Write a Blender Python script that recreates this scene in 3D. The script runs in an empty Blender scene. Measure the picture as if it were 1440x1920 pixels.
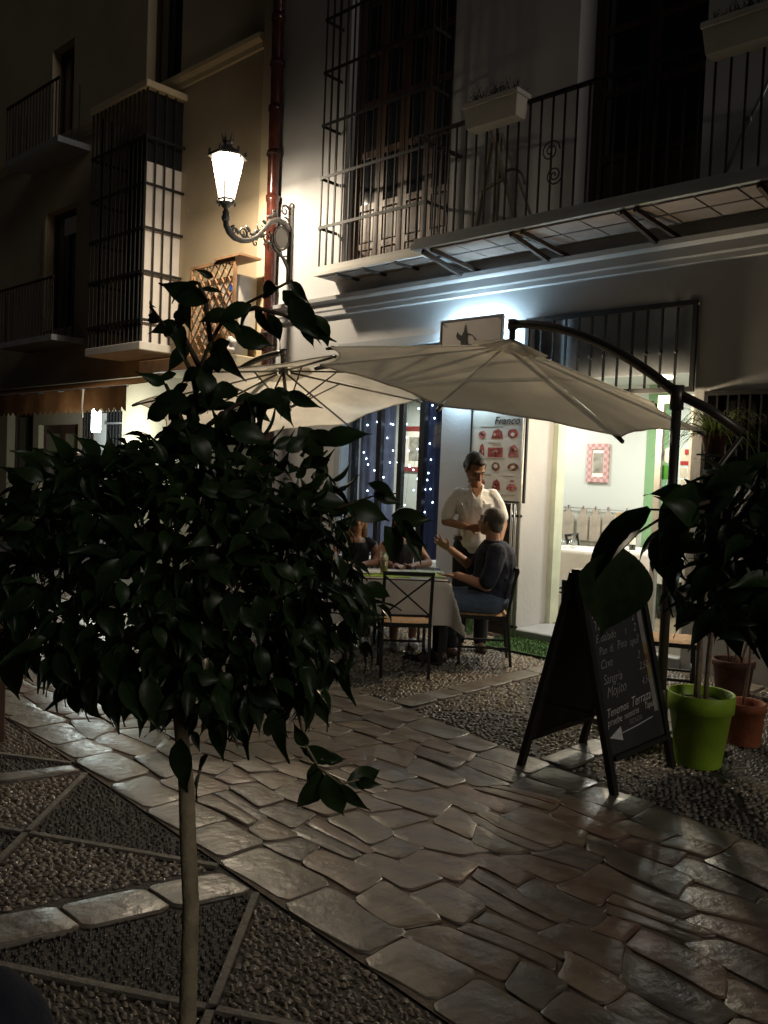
import bpy, bmesh, math, random
import numpy as np
from mathutils import Vector, Matrix, Euler

random.seed(7)
rng = np.random.default_rng(7)
S = bpy.context.scene
C = S.collection
R = math.radians

# ---------------------------------------------------------------- camera
F, CX, CY, H = 1609.0, 720.0, 960.0, 1.6          # focal length in photo pixels, eye height in metres
YAW, PITCH, ROLL = R(43.3), R(-2.4), R(2.3)
fw = np.array([-math.sin(YAW) * math.cos(PITCH), math.cos(YAW) * math.cos(PITCH), math.sin(PITCH)])
_rt = np.array([math.cos(YAW), math.sin(YAW), 0.0])
_up = np.cross(_rt, fw)
cr = _rt * math.cos(ROLL) + _up * math.sin(ROLL)
cu = -_rt * math.sin(ROLL) + _up * math.cos(ROLL)
cam = bpy.data.cameras.new('camera')
cam.sensor_fit = 'VERTICAL'
cam.sensor_height = 36.0
cam.lens = 36.0 * F / 1920.0
cam.clip_start = 0.05
cam.clip_end = 300.0
co = bpy.data.objects.new('camera', cam)
C.objects.link(co)
M = Matrix.Identity(4)
for i in range(3):
    M[i][0], M[i][1], M[i][2] = cr[i], cu[i], -fw[i]
M[2][3] = H
co.matrix_world = M
S.camera = co

# ---------------------------------------------------------------- night sky, faint sun lamp added in place of unseen street lamps, exposure
world = bpy.data.worlds.new('World')
S.world = world
world.use_nodes = True
wn = world.node_tree.nodes
sky = wn.new('ShaderNodeTexSky')
sky.sky_type = 'NISHITA'
sky.sun_disc = False
SUN_EL, SUN_AZ = R(22), R(94)
sky.sun_elevation = SUN_EL
sky.sun_rotation = SUN_AZ
bg = wn['Background']
bg.inputs['Strength'].default_value = 0.0016
world.node_tree.links.new(sky.outputs['Color'], bg.inputs['Color'])
sun = bpy.data.lights.new('street_fill', 'SUN')
sun.energy = 0.40
sun.angle = R(24)
sun.color = (1.0, 0.90, 0.78)
so = bpy.data.objects.new('street_fill', sun)
C.objects.link(so)
# direction towards the sun: sky rotation runs clockwise from +Y
sd = Vector((math.sin(SUN_AZ) * math.cos(SUN_EL), math.cos(SUN_AZ) * math.cos(SUN_EL), math.sin(SUN_EL)))
so.rotation_euler = sd.to_track_quat('Z', 'Y').to_euler()
S.view_settings.view_transform = 'Standard'
S.view_settings.look = 'None'
S.view_settings.exposure = 0.0
S.view_settings.gamma = 1.0
S.cycles.use_denoising = True
S.cycles.max_bounces = 8
S.cycles.transparent_max_bounces = 16
S.cycles.caustics_reflective = False
S.cycles.caustics_refractive = False
S.cycles.sample_clamp_indirect = 4.0

# ---------------------------------------------------------------- measuring helpers
O = np.array([0.0, 0.0, H])
def ray(px, py): return fw + cr * ((px - CX) / F) - cu * ((py - CY) / F)
def at_ground(px, py, z=0.0):
    d = ray(px, py); return O + d * ((z - H) / d[2])
def at_y(px, py, Y):
    d = ray(px, py); return O + d * (Y / d[1])
def at_x(px, py, X):
    d = ray(px, py); return O + d * (X / d[0])
def at_depth(px, py, t): return O + ray(px, py) * t
def camxy(r, d, z=0.0):                          # right / away-from-viewer metres on the ground to world
    return np.array([r * math.cos(YAW) - d * math.sin(YAW), r * math.sin(YAW) + d * math.cos(YAW), z])

# ---------------------------------------------------------------- materials
MATS = {}
def mat(name, col, rough=0.6, metal=0.0, var=0.12, scale=6.0, bump=0.0, bscale=40.0, spec=0.5, rnd=0.0,
        emit=None, estr=0.0, transl=0.0, coat=0.0, detail=4.0, rvar=0.0):
    if name in MATS: return MATS[name]
    m = bpy.data.materials.new(name); m.use_nodes = True
    nt = m.node_tree; N = nt.nodes; L = nt.links
    b = N['Principled BSDF']
    b.inputs['Roughness'].default_value = rough
    b.inputs['Metallic'].default_value = metal
    b.inputs['Specular IOR Level'].default_value = spec
    b.inputs['Coat Weight'].default_value = coat
    tc = N.new('ShaderNodeTexCoord')
    no = N.new('ShaderNodeTexNoise'); no.inputs['Scale'].default_value = scale; no.inputs['Detail'].default_value = detail
    L.new(tc.outputs['Object'], no.inputs['Vector'])
    mr = N.new('ShaderNodeMapRange')
    mr.inputs['From Min'].default_value = 0.3; mr.inputs['From Max'].default_value = 0.7
    mr.inputs['To Min'].default_value = 1 - var; mr.inputs['To Max'].default_value = 1 + var
    L.new(no.outputs['Fac'], mr.inputs['Value'])
    mul = N.new('ShaderNodeVectorMath'); mul.operation = 'SCALE'
    mul.inputs[0].default_value = col[:3]
    src = mr.outputs['Result']
    if rnd > 0:
        oi = N.new('ShaderNodeObjectInfo')
        r2 = N.new('ShaderNodeMapRange'); r2.inputs['To Min'].default_value = 1 - rnd; r2.inputs['To Max'].default_value = 1 + rnd
        L.new(oi.outputs['Random'], r2.inputs['Value'])
        mm = N.new('ShaderNodeMath'); mm.operation = 'MULTIPLY'
        L.new(src, mm.inputs[0]); L.new(r2.outputs['Result'], mm.inputs[1]); src = mm.outputs[0]
    L.new(src, mul.inputs['Scale'])
    L.new(mul.outputs[0], b.inputs['Base Color'])
    if rvar > 0:
        n3 = N.new('ShaderNodeTexNoise'); n3.inputs['Scale'].default_value = scale * 0.6; n3.inputs['Detail'].default_value = 5
        L.new(tc.outputs['Object'], n3.inputs['Vector'])
        r3 = N.new('ShaderNodeMapRange'); r3.inputs['From Min'].default_value = 0.3; r3.inputs['From Max'].default_value = 0.7
        r3.inputs['To Min'].default_value = max(0.05, rough - rvar); r3.inputs['To Max'].default_value = min(1, rough + rvar)
        L.new(n3.outputs['Fac'], r3.inputs['Value']); L.new(r3.outputs['Result'], b.inputs['Roughness'])
    if bump > 0:
        n2 = N.new('ShaderNodeTexNoise'); n2.inputs['Scale'].default_value = bscale; n2.inputs['Detail'].default_value = 5
        L.new(tc.outputs['Object'], n2.inputs['Vector'])
        bp = N.new('ShaderNodeBump'); bp.inputs['Strength'].default_value = bump; bp.inputs['Distance'].default_value = 0.02
        L.new(n2.outputs['Fac'], bp.inputs['Height']); L.new(bp.outputs['Normal'], b.inputs['Normal'])
    if emit is not None:
        b.inputs['Emission Color'].default_value = (*emit, 1); b.inputs['Emission Strength'].default_value = estr
    if transl > 0:
        out = N['Material Output']
        tr = N.new('ShaderNodeBsdfTranslucent'); mx = N.new('ShaderNodeMixShader'); mx.inputs[0].default_value = transl
        L.new(mul.outputs[0], tr.inputs['Color'])
        L.new(b.outputs[0], mx.inputs[1]); L.new(tr.outputs[0], mx.inputs[2]); L.new(mx.outputs[0], out.inputs['Surface'])
    MATS[name] = m
    return m

def glass(name, tint=(1, 1, 1), amount=0.12, emit=None, estr=0.0, rough=0.05):
    """thin pane: mostly see-through with a little gloss, and its own light if it is a lamp pane"""
    if name in MATS: return MATS[name]
    m = bpy.data.materials.new(name); m.use_nodes = True
    nt = m.node_tree; N = nt.nodes; L = nt.links
    for n in list(N):
        if n.type != 'OUTPUT_MATERIAL': N.remove(n)
    out = N['Material Output']
    t = N.new('ShaderNodeBsdfTransparent'); t.inputs['Color'].default_value = (*tint, 1)
    g = N.new('ShaderNodeBsdfGlossy'); g.inputs['Roughness'].default_value = rough
    mx = N.new('ShaderNodeMixShader'); mx.inputs[0].default_value = amount
    L.new(t.outputs[0], mx.inputs[1]); L.new(g.outputs[0], mx.inputs[2])
    last = mx
    if emit is not None:
        e = N.new('ShaderNodeEmission'); e.inputs['Color'].default_value = (*emit, 1); e.inputs['Strength'].default_value = estr
        ad = N.new('ShaderNodeAddShader'); L.new(mx.outputs[0], ad.inputs[0]); L.new(e.outputs[0], ad.inputs[1]); last = ad
    L.new(last.outputs[0], out.inputs['Surface'])
    MATS[name] = m
    return m

def emitter(name, col, s):
    if name in MATS: return MATS[name]
    m = bpy.data.materials.new(name); m.use_nodes = True
    b = m.node_tree.nodes['Principled BSDF']
    b.inputs['Base Color'].default_value = (*col, 1)
    b.inputs['Emission Color'].default_value = (*col, 1); b.inputs['Emission Strength'].default_value = s
    MATS[name] = m
    return m

plaster_white = mat('plaster_white', (0.44, 0.44, 0.45), 0.85, var=0.13, scale=0.8, detail=9.0, bump=0.12, bscale=25)
plaster_cream = mat('plaster_cream', (0.50, 0.41, 0.28), 0.88, var=0.16, scale=0.7, detail=9.0, bump=0.15, bscale=20)
trim_white = mat('trim_white', (0.66, 0.65, 0.62), 0.75, var=0.07, scale=4, bump=0.08)
trim_grey = mat('trim_grey', (0.30, 0.32, 0.34), 0.7, var=0.08, scale=3, bump=0.06)
iron = mat('iron', (0.013, 0.0125, 0.0125), 0.6, 0.15, var=0.3, scale=20, bump=0.15, bscale=90)
lamp_iron = mat('lamp_iron', (0.10, 0.095, 0.09), 0.40, 0.6, var=0.3, scale=30, bump=0.15, bscale=80)
rust_iron = mat('rust_iron', (0.05, 0.035, 0.028), 0.7, 0.2, var=0.35, scale=14, bump=0.2)
wood_dark = mat('wood_dark', (0.085, 0.045, 0.03), 0.45, var=0.3, scale=5, bump=0.1, bscale=30)
wood_mid = mat('wood_mid', (0.26, 0.15, 0.08), 0.5, var=0.3, scale=6, bump=0.1, bscale=30)
dark_void = mat('dark_void', (0.012, 0.012, 0.014), 0.4, var=0.2)
night_glass = mat('night_glass', (0.02, 0.022, 0.026), 0.08, var=0.1, spec=0.6)
shutter_white = mat('shutter_white', (0.74, 0.70, 0.67), 0.7, var=0.05)
tile_glaze = mat('tile_glaze', (0.060, 0.016, 0.011), 0.22, var=0.4, scale=9, bump=0.12, coat=0.25)
soffit_tile = mat('soffit_tile', (0.20, 0.165, 0.145), 0.7, var=0.15, scale=5, rnd=0.15)
terracotta = mat('terracotta', (0.33, 0.10, 0.045), 0.8, var=0.35, scale=7, detail=8.0, bump=0.2)
clay_dark = mat('clay_dark', (0.09, 0.035, 0.022), 0.85, var=0.4, scale=9, bump=0.2)
green_plastic = mat('green_plastic', (0.33, 0.53, 0.04), 0.45, var=0.16, scale=9, detail=8.0, rvar=0.15, bump=0.06, bscale=60)
soil = mat('soil', (0.03, 0.022, 0.016), 0.95, var=0.4, scale=30, bump=0.6, bscale=60)
canvas = mat('canvas', (0.74, 0.69, 0.60), 0.9, var=0.20, scale=2.2, bump=0.5, bscale=5, transl=0.60, detail=7.0)
awning_cloth = mat('awning_cloth', (0.085, 0.036, 0.014), 0.9, var=0.2, scale=5, transl=0.5)
alu_bronze = mat('alu_bronze', (0.10, 0.092, 0.08), 0.38, 0.6, var=0.1)
cloth_white = mat('cloth_white', (0.58, 0.56, 0.52), 0.9, var=0.05, scale=9, bump=0.06, bscale=90)
rush = mat('rush', (0.45, 0.27, 0.13), 0.7, var=0.3, scale=40, bump=0.3, bscale=80)
bark = mat('bark', (0.33, 0.28, 0.18), 0.85, var=0.25, scale=22, bump=0.3, bscale=50)
bark_dark = mat('bark_dark', (0.08, 0.06, 0.04), 0.85, var=0.25, scale=22, bump=0.25, bscale=50)
leaf_mat = mat('leaf', (0.022, 0.044, 0.014), 0.36, var=0.3, scale=9, rnd=0.35, transl=0.20, spec=0.35)
grass_blade = mat('grass_blade', (0.10, 0.14, 0.03), 0.5, var=0.3, scale=8, transl=0.25)
turf_mat = mat('turf', (0.035, 0.095, 0.014), 0.85, var=0.3, scale=60, bump=0.6, bscale=200)
slate = mat('slate', (0.030, 0.030, 0.030), 0.6, var=0.35, scale=3.5, bump=0.05)
board_black = mat('board_black', (0.016, 0.015, 0.014), 0.5, var=0.25, scale=7, bump=0.08)
chalk = mat('chalk', (0.55, 0.55, 0.53), 0.95, var=0.25, scale=60)
chalk_dim = mat('chalk_dim', (0.30, 0.30, 0.29), 0.95, var=0.3, scale=60)
paper = mat('paper', (0.78, 0.73, 0.64), 0.7, var=0.03)
ink = mat('ink', (0.03, 0.03, 0.03), 0.7)
stone_mats = [mat('flag_a', (0.192, 0.146, 0.106), 0.37, var=0.30, scale=7, bump=0.22, bscale=26, rnd=0.13, rvar=0.13, spec=0.44),
              mat('flag_b', (0.164, 0.131, 0.102), 0.37, var=0.24, scale=8, bump=0.22, bscale=26, rnd=0.13, rvar=0.13, spec=0.44),
              mat('flag_c', (0.125, 0.106, 0.089), 0.37, var=0.25, scale=8, bump=0.22, bscale=26, rnd=0.13, rvar=0.13, spec=0.44),
              mat('flag_d', (0.182, 0.12, 0.09), 0.37, var=0.25, scale=9, bump=0.22, bscale=26, rnd=0.13, rvar=0.13, spec=0.44)]
fillet_mat = mat('fillet', (0.17, 0.15, 0.125), 0.7, var=0.3, scale=12, bump=0.4, bscale=40)
border_mat = mat('border_stone', (0.20, 0.172, 0.14), 0.35, var=0.2, scale=6, bump=0.2, bscale=24, rnd=0.15, rvar=0.13, spec=0.44)
bed_mat = mat('pebble_bed', (0.075, 0.065, 0.056), 0.8, var=0.3, scale=14, bump=0.5, bscale=50)
mortar = mat('mortar', (0.150, 0.118, 0.090), 0.85, var=0.3, scale=14, bump=0.5, bscale=50)
pebble_light = mat('pebble_light', (0.31, 0.265, 0.21), 0.22, var=0.65, scale=34, detail=1.0)
pebble_dark = mat('pebble_dark', (0.070, 0.065, 0.060), 0.17, var=0.65, scale=40, detail=1.0)
ground_mat = mat('ground_soil', (0.10, 0.09, 0.08), 0.9, var=0.3, scale=2, bump=0.3)
room_wall = mat('room_wall', (0.50, 0.54, 0.50), 0.8, var=0.03, scale=1)
room_green = mat('room_green', (0.16, 0.30, 0.15), 0.6, var=0.05)
room_floor = mat('room_floor', (0.26, 0.20, 0.14), 0.3, var=0.2, scale=4)
navy = mat('navy_shirt', (0.020, 0.024, 0.042), 0.9, var=0.2, scale=18, bump=0.6, bscale=13)
denim = mat('denim', (0.075, 0.11, 0.17), 0.9, var=0.2, scale=40, bump=0.15, bscale=120)
trouser = mat('trouser', (0.012, 0.013, 0.018), 0.9, var=0.2, scale=12)
shirt_white = mat('shirt_white', (0.80, 0.79, 0.78), 0.9, var=0.06, scale=14, bump=0.7, bscale=14)
skin_a = mat('skin_a', (0.34, 0.17, 0.10), 0.5, var=0.10, scale=14)
skin_b = mat('skin_b', (0.40, 0.21, 0.13), 0.5, var=0.10, scale=14)
hair_dark = mat('hair_dark', (0.018, 0.013, 0.010), 0.5, var=0.4, scale=60, bump=0.4, bscale=120)
hair_grey = mat('hair_grey', (0.085, 0.070, 0.055), 0.6, var=0.35, scale=60, bump=0.35, bscale=120)
hair_blond = mat('hair_blond', (0.38, 0.25, 0.11), 0.5, var=0.35, scale=50, bump=0.4, bscale=110)
lime = mat('lime_mat', (0.32, 0.50, 0.02), 0.5, var=0.04)
leather = mat('leather', (0.05, 0.025, 0.015), 0.45, var=0.2)
curtain_blue = mat('curtain_blue', (0.035, 0.045, 0.10), 0.85, var=0.15, scale=5, transl=0.35)
red_frame = mat('red_frame', (0.22, 0.03, 0.03), 0.5, var=0.15, scale=20)

# ---------------------------------------------------------------- mesh building
class MB:
    def __init__(s): s.v = []; s.f = []; s.sm = []
    def add(s, vs, fs, smooth=False):
        o = len(s.v); s.v += [tuple(float(c) for c in p) for p in vs]
        s.f += [tuple(i + o for i in f) for f in fs]; s.sm += [smooth] * len(fs); return s
    def box(s, x0, y0, z0, x1, y1, z1, ch=0.0):
        if ch > 0:
            bm = bmesh.new(); bmesh.ops.create_cube(bm, size=1)
            for v in bm.verts:
                v.co = Vector(((x0 + x1) / 2 + v.co.x * (x1 - x0), (y0 + y1) / 2 + v.co.y * (y1 - y0), (z0 + z1) / 2 + v.co.z * (z1 - z0)))
            bmesh.ops.bevel(bm, geom=list(bm.edges), offset=ch, segments=1, affect='EDGES')
            bm.verts.index_update()
            s.add([v.co for v in bm.verts], [[v.index for v in f.verts] for f in bm.faces]); bm.free(); return s
        vs = [(x, y, z) for z in (z0, z1) for y in (y0, y1) for x in (x0, x1)]
        return s.add(vs, [(0, 2, 3, 1), (4, 5, 7, 6), (0, 1, 5, 4), (2, 6, 7, 3), (0, 4, 6, 2), (1, 3, 7, 5)])
    def bar(s, p, q, w=0.02, d=None, up=(0, 0, 1)):
        d = d or w; p = Vector(p); q = Vector(q); t = (q - p).normalized(); u = Vector(up)
        if abs(t.dot(u)) > 0.95: u = Vector((1, 0, 0))
        a = t.cross(u).normalized(); b = a.cross(t).normalized()
        vs = [c + a * (i * w / 2) + b * (j * d / 2) for c in (p, q) for i, j in ((-1, -1), (1, -1), (1, 1), (-1, 1))]
        return s.add(vs, [(0, 1, 2, 3), (7, 6, 5, 4), (0, 4, 5, 1), (1, 5, 6, 2), (2, 6, 7, 3), (3, 7, 4, 0)])
    def tube(s, pts, r, n=8, caps=True, smooth=True):
        pts = [Vector(p) for p in pts]; k = len(pts)
        rr = r if isinstance(r, (list, tuple)) else [r] * k
        vs = []; ref = None
        for i, p in enumerate(pts):
            t = (pts[min(i + 1, k - 1)] - pts[max(i - 1, 0)]).normalized()
            if ref is None:
                ref = t.cross(Vector((0, 0, 1)) if abs(t.z) < 0.9 else Vector((1, 0, 0))).normalized()
            a = (ref - t * ref.dot(t)).normalized(); ref = a; b = t.cross(a)
            for j in range(n):
                an = 2 * math.pi * j / n; vs.append(p + (a * math.cos(an) + b * math.sin(an)) * rr[i])
        fs = [(i * n + j, i * n + (j + 1) % n, (i + 1) * n + (j + 1) % n, (i + 1) * n + j) for i in range(k - 1) for j in range(n)]
        s.add(vs, fs, smooth)
        if caps:
            o = len(s.v) - len(vs)
            s.f += [tuple(o + j for j in reversed(range(n))), tuple(o + (k - 1) * n + j for j in range(n))]; s.sm += [False, False]
        return s
    def lathe(s, prof, n=20, c=(0, 0, 0), smooth=True):
        vs = [(c[0] + r * math.cos(2 * math.pi * j / n), c[1] + r * math.sin(2 * math.pi * j / n), c[2] + z) for r, z in prof for j in range(n)]
        fs = [(i * n + j, i * n + (j + 1) % n, (i + 1) * n + (j + 1) % n, (i + 1) * n + j) for i in range(len(prof) - 1) for j in range(n)]
        return s.add(vs, fs, smooth)
    def ell(s, c, rad, nu=12, nv=8, rot=None):
        c = Vector(c); Rm = rot or Matrix.Identity(3); vs = []
        for i in range(nv + 1):
            th = math.pi * i / nv
            for j in range(nu):
                ph = 2 * math.pi * j / nu
                vs.append(c + Rm @ Vector((rad[0] * math.sin(th) * math.cos(ph), rad[1] * math.sin(th) * math.sin(ph), rad[2] * math.cos(th))))
        fs = [(i * nu + j, (i + 1) * nu + j, (i + 1) * nu + (j + 1) % nu, i * nu + (j + 1) % nu) for i in range(nv) for j in range(nu)]
        return s.add(vs, fs, True)
    def cap(s, p, q, r0, r1, n=12):                # closed tapered capsule
        p = Vector(p); q = Vector(q); t = (q - p)
        if t.length < 1e-6: return s.ell(p, (r0, r0, r0))
        t.normalize(); a = t.orthogonal().normalized(); b = t.cross(a)
        rings = []
        for k in range(0, 5): 
            an = -math.pi / 2 + k * math.pi / 8 + 0.05; rings.append((p + t * r0 * math.sin(an), r0 * math.cos(an)))
        for k in range(0, 5):
            an = k * math.pi / 8 - 0.05 * (k == 4); rings.append((q + t * r1 * math.sin(an), r1 * math.cos(an)))
        vs = []; 
        for c, r in rings:
            vs += [c + (a * math.cos(2 * math.pi * j / n) + b * math.sin(2 * math.pi * j / n)) * max(r, 1e-4) for j in range(n)]
        m = len(rings)
        fs = [(i * n + j, i * n + (j + 1) % n, (i + 1) * n + (j + 1) % n, (i + 1) * n + j) for i in range(m - 1) for j in range(n)]
        fs += [tuple(reversed(range(n))), tuple((m - 1) * n + j for j in range(n))]
        return s.add(vs, fs, True)
    def prism(s, poly, a, b, org=(0, 0, 0), ex=(1, 0, 0), ey=(0, 0, 1), en=(0, 1, 0)):
        org = Vector(org); ex = Vector(ex); ey = Vector(ey); en = Vector(en); n = len(poly)
        vs = [org + ex * x + ey * y + en * h for h in (a, b) for x, y in poly]
        return s.add(vs, [tuple(range(n)), tuple(reversed(range(n, 2 * n)))] + [(i, n + i, n + (i + 1) % n, (i + 1) % n) for i in range(n)])
    def grid(s, fn, nu, nv, smooth=True):
        vs = [fn(i / nu, j / nv) for i in range(nu + 1) for j in range(nv + 1)]
        fs = [(i * (nv + 1) + j, (i + 1) * (nv + 1) + j, (i + 1) * (nv + 1) + j + 1, i * (nv + 1) + j + 1) for i in range(nu) for j in range(nv)]
        return s.add(vs, fs, smooth)
    def shift(s, d):
        s.v = [(x + d[0], y + d[1], z + d[2]) for x, y, z in s.v]; return s
    def mesh(s, name):
        me = bpy.data.meshes.new(name); me.from_pydata(s.v, [], s.f)
        me.polygons.foreach_set('use_smooth', s.sm); me.update(); return me

WL = {}                                             # world location of every root and part
def _link(name, data, parent, loc):
    o = bpy.data.objects.new(name, data); C.objects.link(o)
    o.location = loc
    if parent is not None: o.parent = parent
    return o
def obj(name, mb, m, parent=None, loc=None):
    """mesh part; coordinates are world unless loc (a position inside the parent) is given"""
    if loc is None:
        base = WL.get(parent.name, Vector((0, 0, 0))) if parent is not None else Vector((0, 0, 0))
        if isinstance(mb, MB): mb.shift(-base)
        me = mb.mesh(name) if isinstance(mb, MB) else mb
        o = _link(name, me, parent, (0, 0, 0)); WL[o.name] = base.copy()
    else:
        me = mb.mesh(name) if isinstance(mb, MB) else mb
        o = _link(name, me, parent, loc)
        base = WL.get(parent.name, Vector((0, 0, 0))) if parent is not None else Vector((0, 0, 0))
        WL[o.name] = base + Vector(loc)
    if m is not None and not o.data.materials: o.data.materials.append(m)
    return o
def tag(o, label=None, cat=None, group=None, kind=None):
    if label: o['label'] = label
    if cat: o['category'] = cat
    if group: o['group'] = group
    if kind: o['kind'] = kind
    return o
def thing(name, label, cat, loc=(0, 0, 0), rz=0.0, group=None):
    o = _link(name, None, None, loc); o.rotation_euler = (0, 0, rz); o.empty_display_size = 0.1
    WL[o.name] = Vector(loc) if rz == 0 else Vector((0, 0, 0))
    return tag(o, label, cat, group)
def repeat(name, me, m, parent, locs):
    """alike pieces that share one mesh; locs are world positions"""
    base = WL.get(parent.name, Vector((0, 0, 0)))
    if not me.materials: me.materials.append(m)
    out = []
    for p in locs:
        o = _link(name, me, parent, Vector(p) - base); out.append(o)
    return out
def copy_tree(o, parent=None, loc=None, rz=None):
    c = o.copy(); C.objects.link(c); c.parent = parent
    if loc is not None: c.location = loc
    if rz is not None: c.rotation_euler = (0, 0, rz)
    for ch in list(o.children): copy_tree(ch, c)
    return c
def text_mesh(body, size=0.1, shear=0.0, align='LEFT', ext=0.0006, bold=0.0):
    cu_ = bpy.data.curves.new('lettering', 'FONT'); cu_.body = body; cu_.size = size; cu_.shear = shear
    cu_.align_x = align; cu_.extrude = ext; cu_.offset = bold; cu_.resolution_u = 3
    t = bpy.data.objects.new('lettering', cu_); C.objects.link(t)
    dg = bpy.context.evaluated_depsgraph_get()
    me = bpy.data.meshes.new_from_object(t.evaluated_get(dg))
    bpy.data.objects.remove(t); bpy.data.curves.remove(cu_)
    me.materials.clear()
    return me
def put_text(name, body, size, m, parent, org, ex, ey, shear=0.0, align='LEFT', bold=0.0):
    me = text_mesh(body, size, shear, align, bold=bold)
    ex = Vector(ex).normalized(); ey = Vector(ey).normalized(); en = ex.cross(ey)
    base = WL.get(parent.name, Vector((0, 0, 0))); org = Vector(org) - base
    T = Matrix(((ex.x, ey.x, en.x, org.x), (ex.y, ey.y, en.y, org.y), (ex.z, ey.z, en.z, org.z), (0, 0, 0, 1)))
    me.transform(T); me.materials.append(m)
    o = _link(name, me, parent, (0, 0, 0)); return o
def melt(mb, voxel, smooth=6):
    """join overlapping solids into one continuous skin"""
    me = mb.mesh('tmp'); o = bpy.data.objects.new('tmp', me); C.objects.link(o)
    r = o.modifiers.new('r', 'REMESH'); r.mode = 'VOXEL'; r.voxel_size = voxel; r.use_smooth_shade = True
    if smooth:
        sm = o.modifiers.new('s', 'SMOOTH'); sm.iterations = smooth; sm.factor = 0.5
    dg = bpy.context.evaluated_depsgraph_get()
    out = bpy.data.meshes.new_from_object(o.evaluated_get(dg))
    bpy.data.objects.remove(o); bpy.data.meshes.remove(me)
    return out
# ================================================================ THE SETTING: ground, street, mosaics
FY = 7.3                                            # the restaurant front stands 7.3 m across the street
g = MB(); g.add([(-70, -45, -0.06), (50, -45, -0.06), (50, 60, -0.06), (-70, 60, -0.06)], [(0, 1, 2, 3)])
tag(obj('ground', g, ground_mat), kind='structure')
XL = ([-30, -8, -4.18, -1.54, 3, 8], [3.2, 2.45, 2.19, 1.96, 1.6, 1.2])
XR = ([-30, -8, -4.52, -2.73, -1.3, 3, 8], [4.9, 4.72, 4.52, 4.2, 3.97, 3.3, 2.5])
def yl(x): return np.interp(x, *XL)
def yr(x): return np.interp(x, *XR)
def bed(fa, fb, z, x0=-30, x1=8, n=40):
    m = MB(); xs = np.linspace(x0, x1, n)
    vs = [(x, fa(x), z) for x in xs] + [(x, fb(x), z) for x in xs]
    return m.add(vs, [(i, i + 1, n + i + 1, n + i) for i in range(n - 1)])
street = tag(obj('street', bed(yl, yr, 0.004), mortar), kind='structure')
side_near = tag(obj('pavement_near', bed(lambda x: -12.0, yl, -0.004), bed_mat), kind='structure')
side_far = tag(obj('pavement_far', bed(yr, lambda x: 7.36, -0.004), bed_mat), kind='structure')

_ph = rng.uniform(0, 6.28, (2, 6)); _kk = rng.uniform(3.5, 11, (2, 6, 2)) * rng.choice([-1, 1], (2, 6, 2))
def wob(x, y, amp):
    return [amp * sum(math.sin(_kk[c, i, 0] * x + _kk[c, i, 1] * y + _ph[c, i]) for i in range(6)) / 2.2 for c in (0, 1)]
def stone_poly(x0, x1, y0, y1, amp, gap, seed, s0=0.0, s1=0.0):
    rr = random.Random(seed)
    x0 += gap; x1 -= gap; y0 += gap; y1 -= gap
    xm = x0 + (x1 - x0) * rr.uniform(0.4, 0.6); ym = y0 + (y1 - y0) * rr.uniform(0.4, 0.6)
    p = [(x0 - s0, y0), (xm, y0), (x1 - s1, y0), (x1, ym), (x1 + s1, y1), (xm, y1), (x0 + s0, y1), (x0, ym)]
    p = [(a + wob(a, b, amp)[0] + rr.uniform(-.004, .004), b + wob(a, b, amp)[1] + rr.uniform(-.004, .004)) for a, b in p]
    out = []
    for i in range(8):                              # round the corners
        a, b = p[i], p[(i + 1) % 8]
        out += [(a[0] * .80 + b[0] * .20, a[1] * .80 + b[1] * .20), (a[0] * .20 + b[0] * .80, a[1] * .20 + b[1] * .80)]
    return out
def stone_mesh(poly, z, seed, base=0.0):
    """pillow-worn slab: skirt, rounded shoulder, gently domed and tilted top"""
    rr = random.Random(seed); n = len(poly)
    cx = sum(p[0] for p in poly) / n; cy = sum(p[1] for p in poly) / n
    h = z + rr.uniform(-.0025, .005); tx, ty = rr.uniform(-.007, .007), rr.uniform(-.007, .007)
    vs = []
    for k, (s, dz) in enumerate(((1.0, -0.03 - h), (0.995, -0.0032), (0.98, -0.0007), (0.945, 0.0), (0.55, 0.0012))):
        for x, y in poly:
            X = cx + (x - cx) * s; Y = cy + (y - cy) * s
            dd = dz if k == 0 else dz + tx * (X - cx) + ty * (Y - cy) + rr.uniform(-.0014, .0014)
            vs.append((X - cx, Y - cy, h + dd))
    vs.append((0, 0, h + 0.002 + rr.uniform(-.002, .002)))
    fs = [(k * n + i, k * n + (i + 1) % n, (k + 1) * n + (i + 1) % n, (k + 1) * n + i) for k in range(4) for i in range(n)]
    fs += [(4 * n + i, 4 * n + (i + 1) % n, 5 * n) for i in range(n)]
    m = MB(); m.add(vs, fs, True); return m, (cx, cy)

stones = []                                         # (polygon, is_border)
x = -24.0
def lay_course(fn_lo, fn_hi, lo, hi, border, amp):
    x = -24.0 + random.random() * .3
    sl = 0.0
    while x < 2.5:
        w = random.uniform(lo, hi); xm = x + w / 2
        s2 = 0.0 if border else random.uniform(-.04, .04)
        a, b = fn_lo(xm), fn_hi(xm)
        if not border and w > .30 and random.random() < .22:      # two thin stones instead of one
            c = a + (b - a) * random.uniform(.4, .6); sm_ = sl + (s2 - sl) * .5
            stones.append((stone_poly(x, x + w, a, c, amp, random.uniform(.0015, .004), random.random(), sl * .5, s2 * .5), border))
            stones.append((stone_poly(x, x + w, c, b, amp, random.uniform(.0015, .004), random.random(), sl * .5, s2 * .5), border))
        else:
            stones.append((stone_poly(x, x + w, a, b, amp, random.uniform(.0015, .004), random.random(), sl, s2), border))
        sl = s2; x += w
lay_course(lambda x: yl(x) + .01, lambda x: yl(x) + .25, .26, .46, True, .007)
lay_course(lambda x: yr(x) - .25, lambda x: yr(x) - .01, .26, .46, True, .007)
NR = 9
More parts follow.
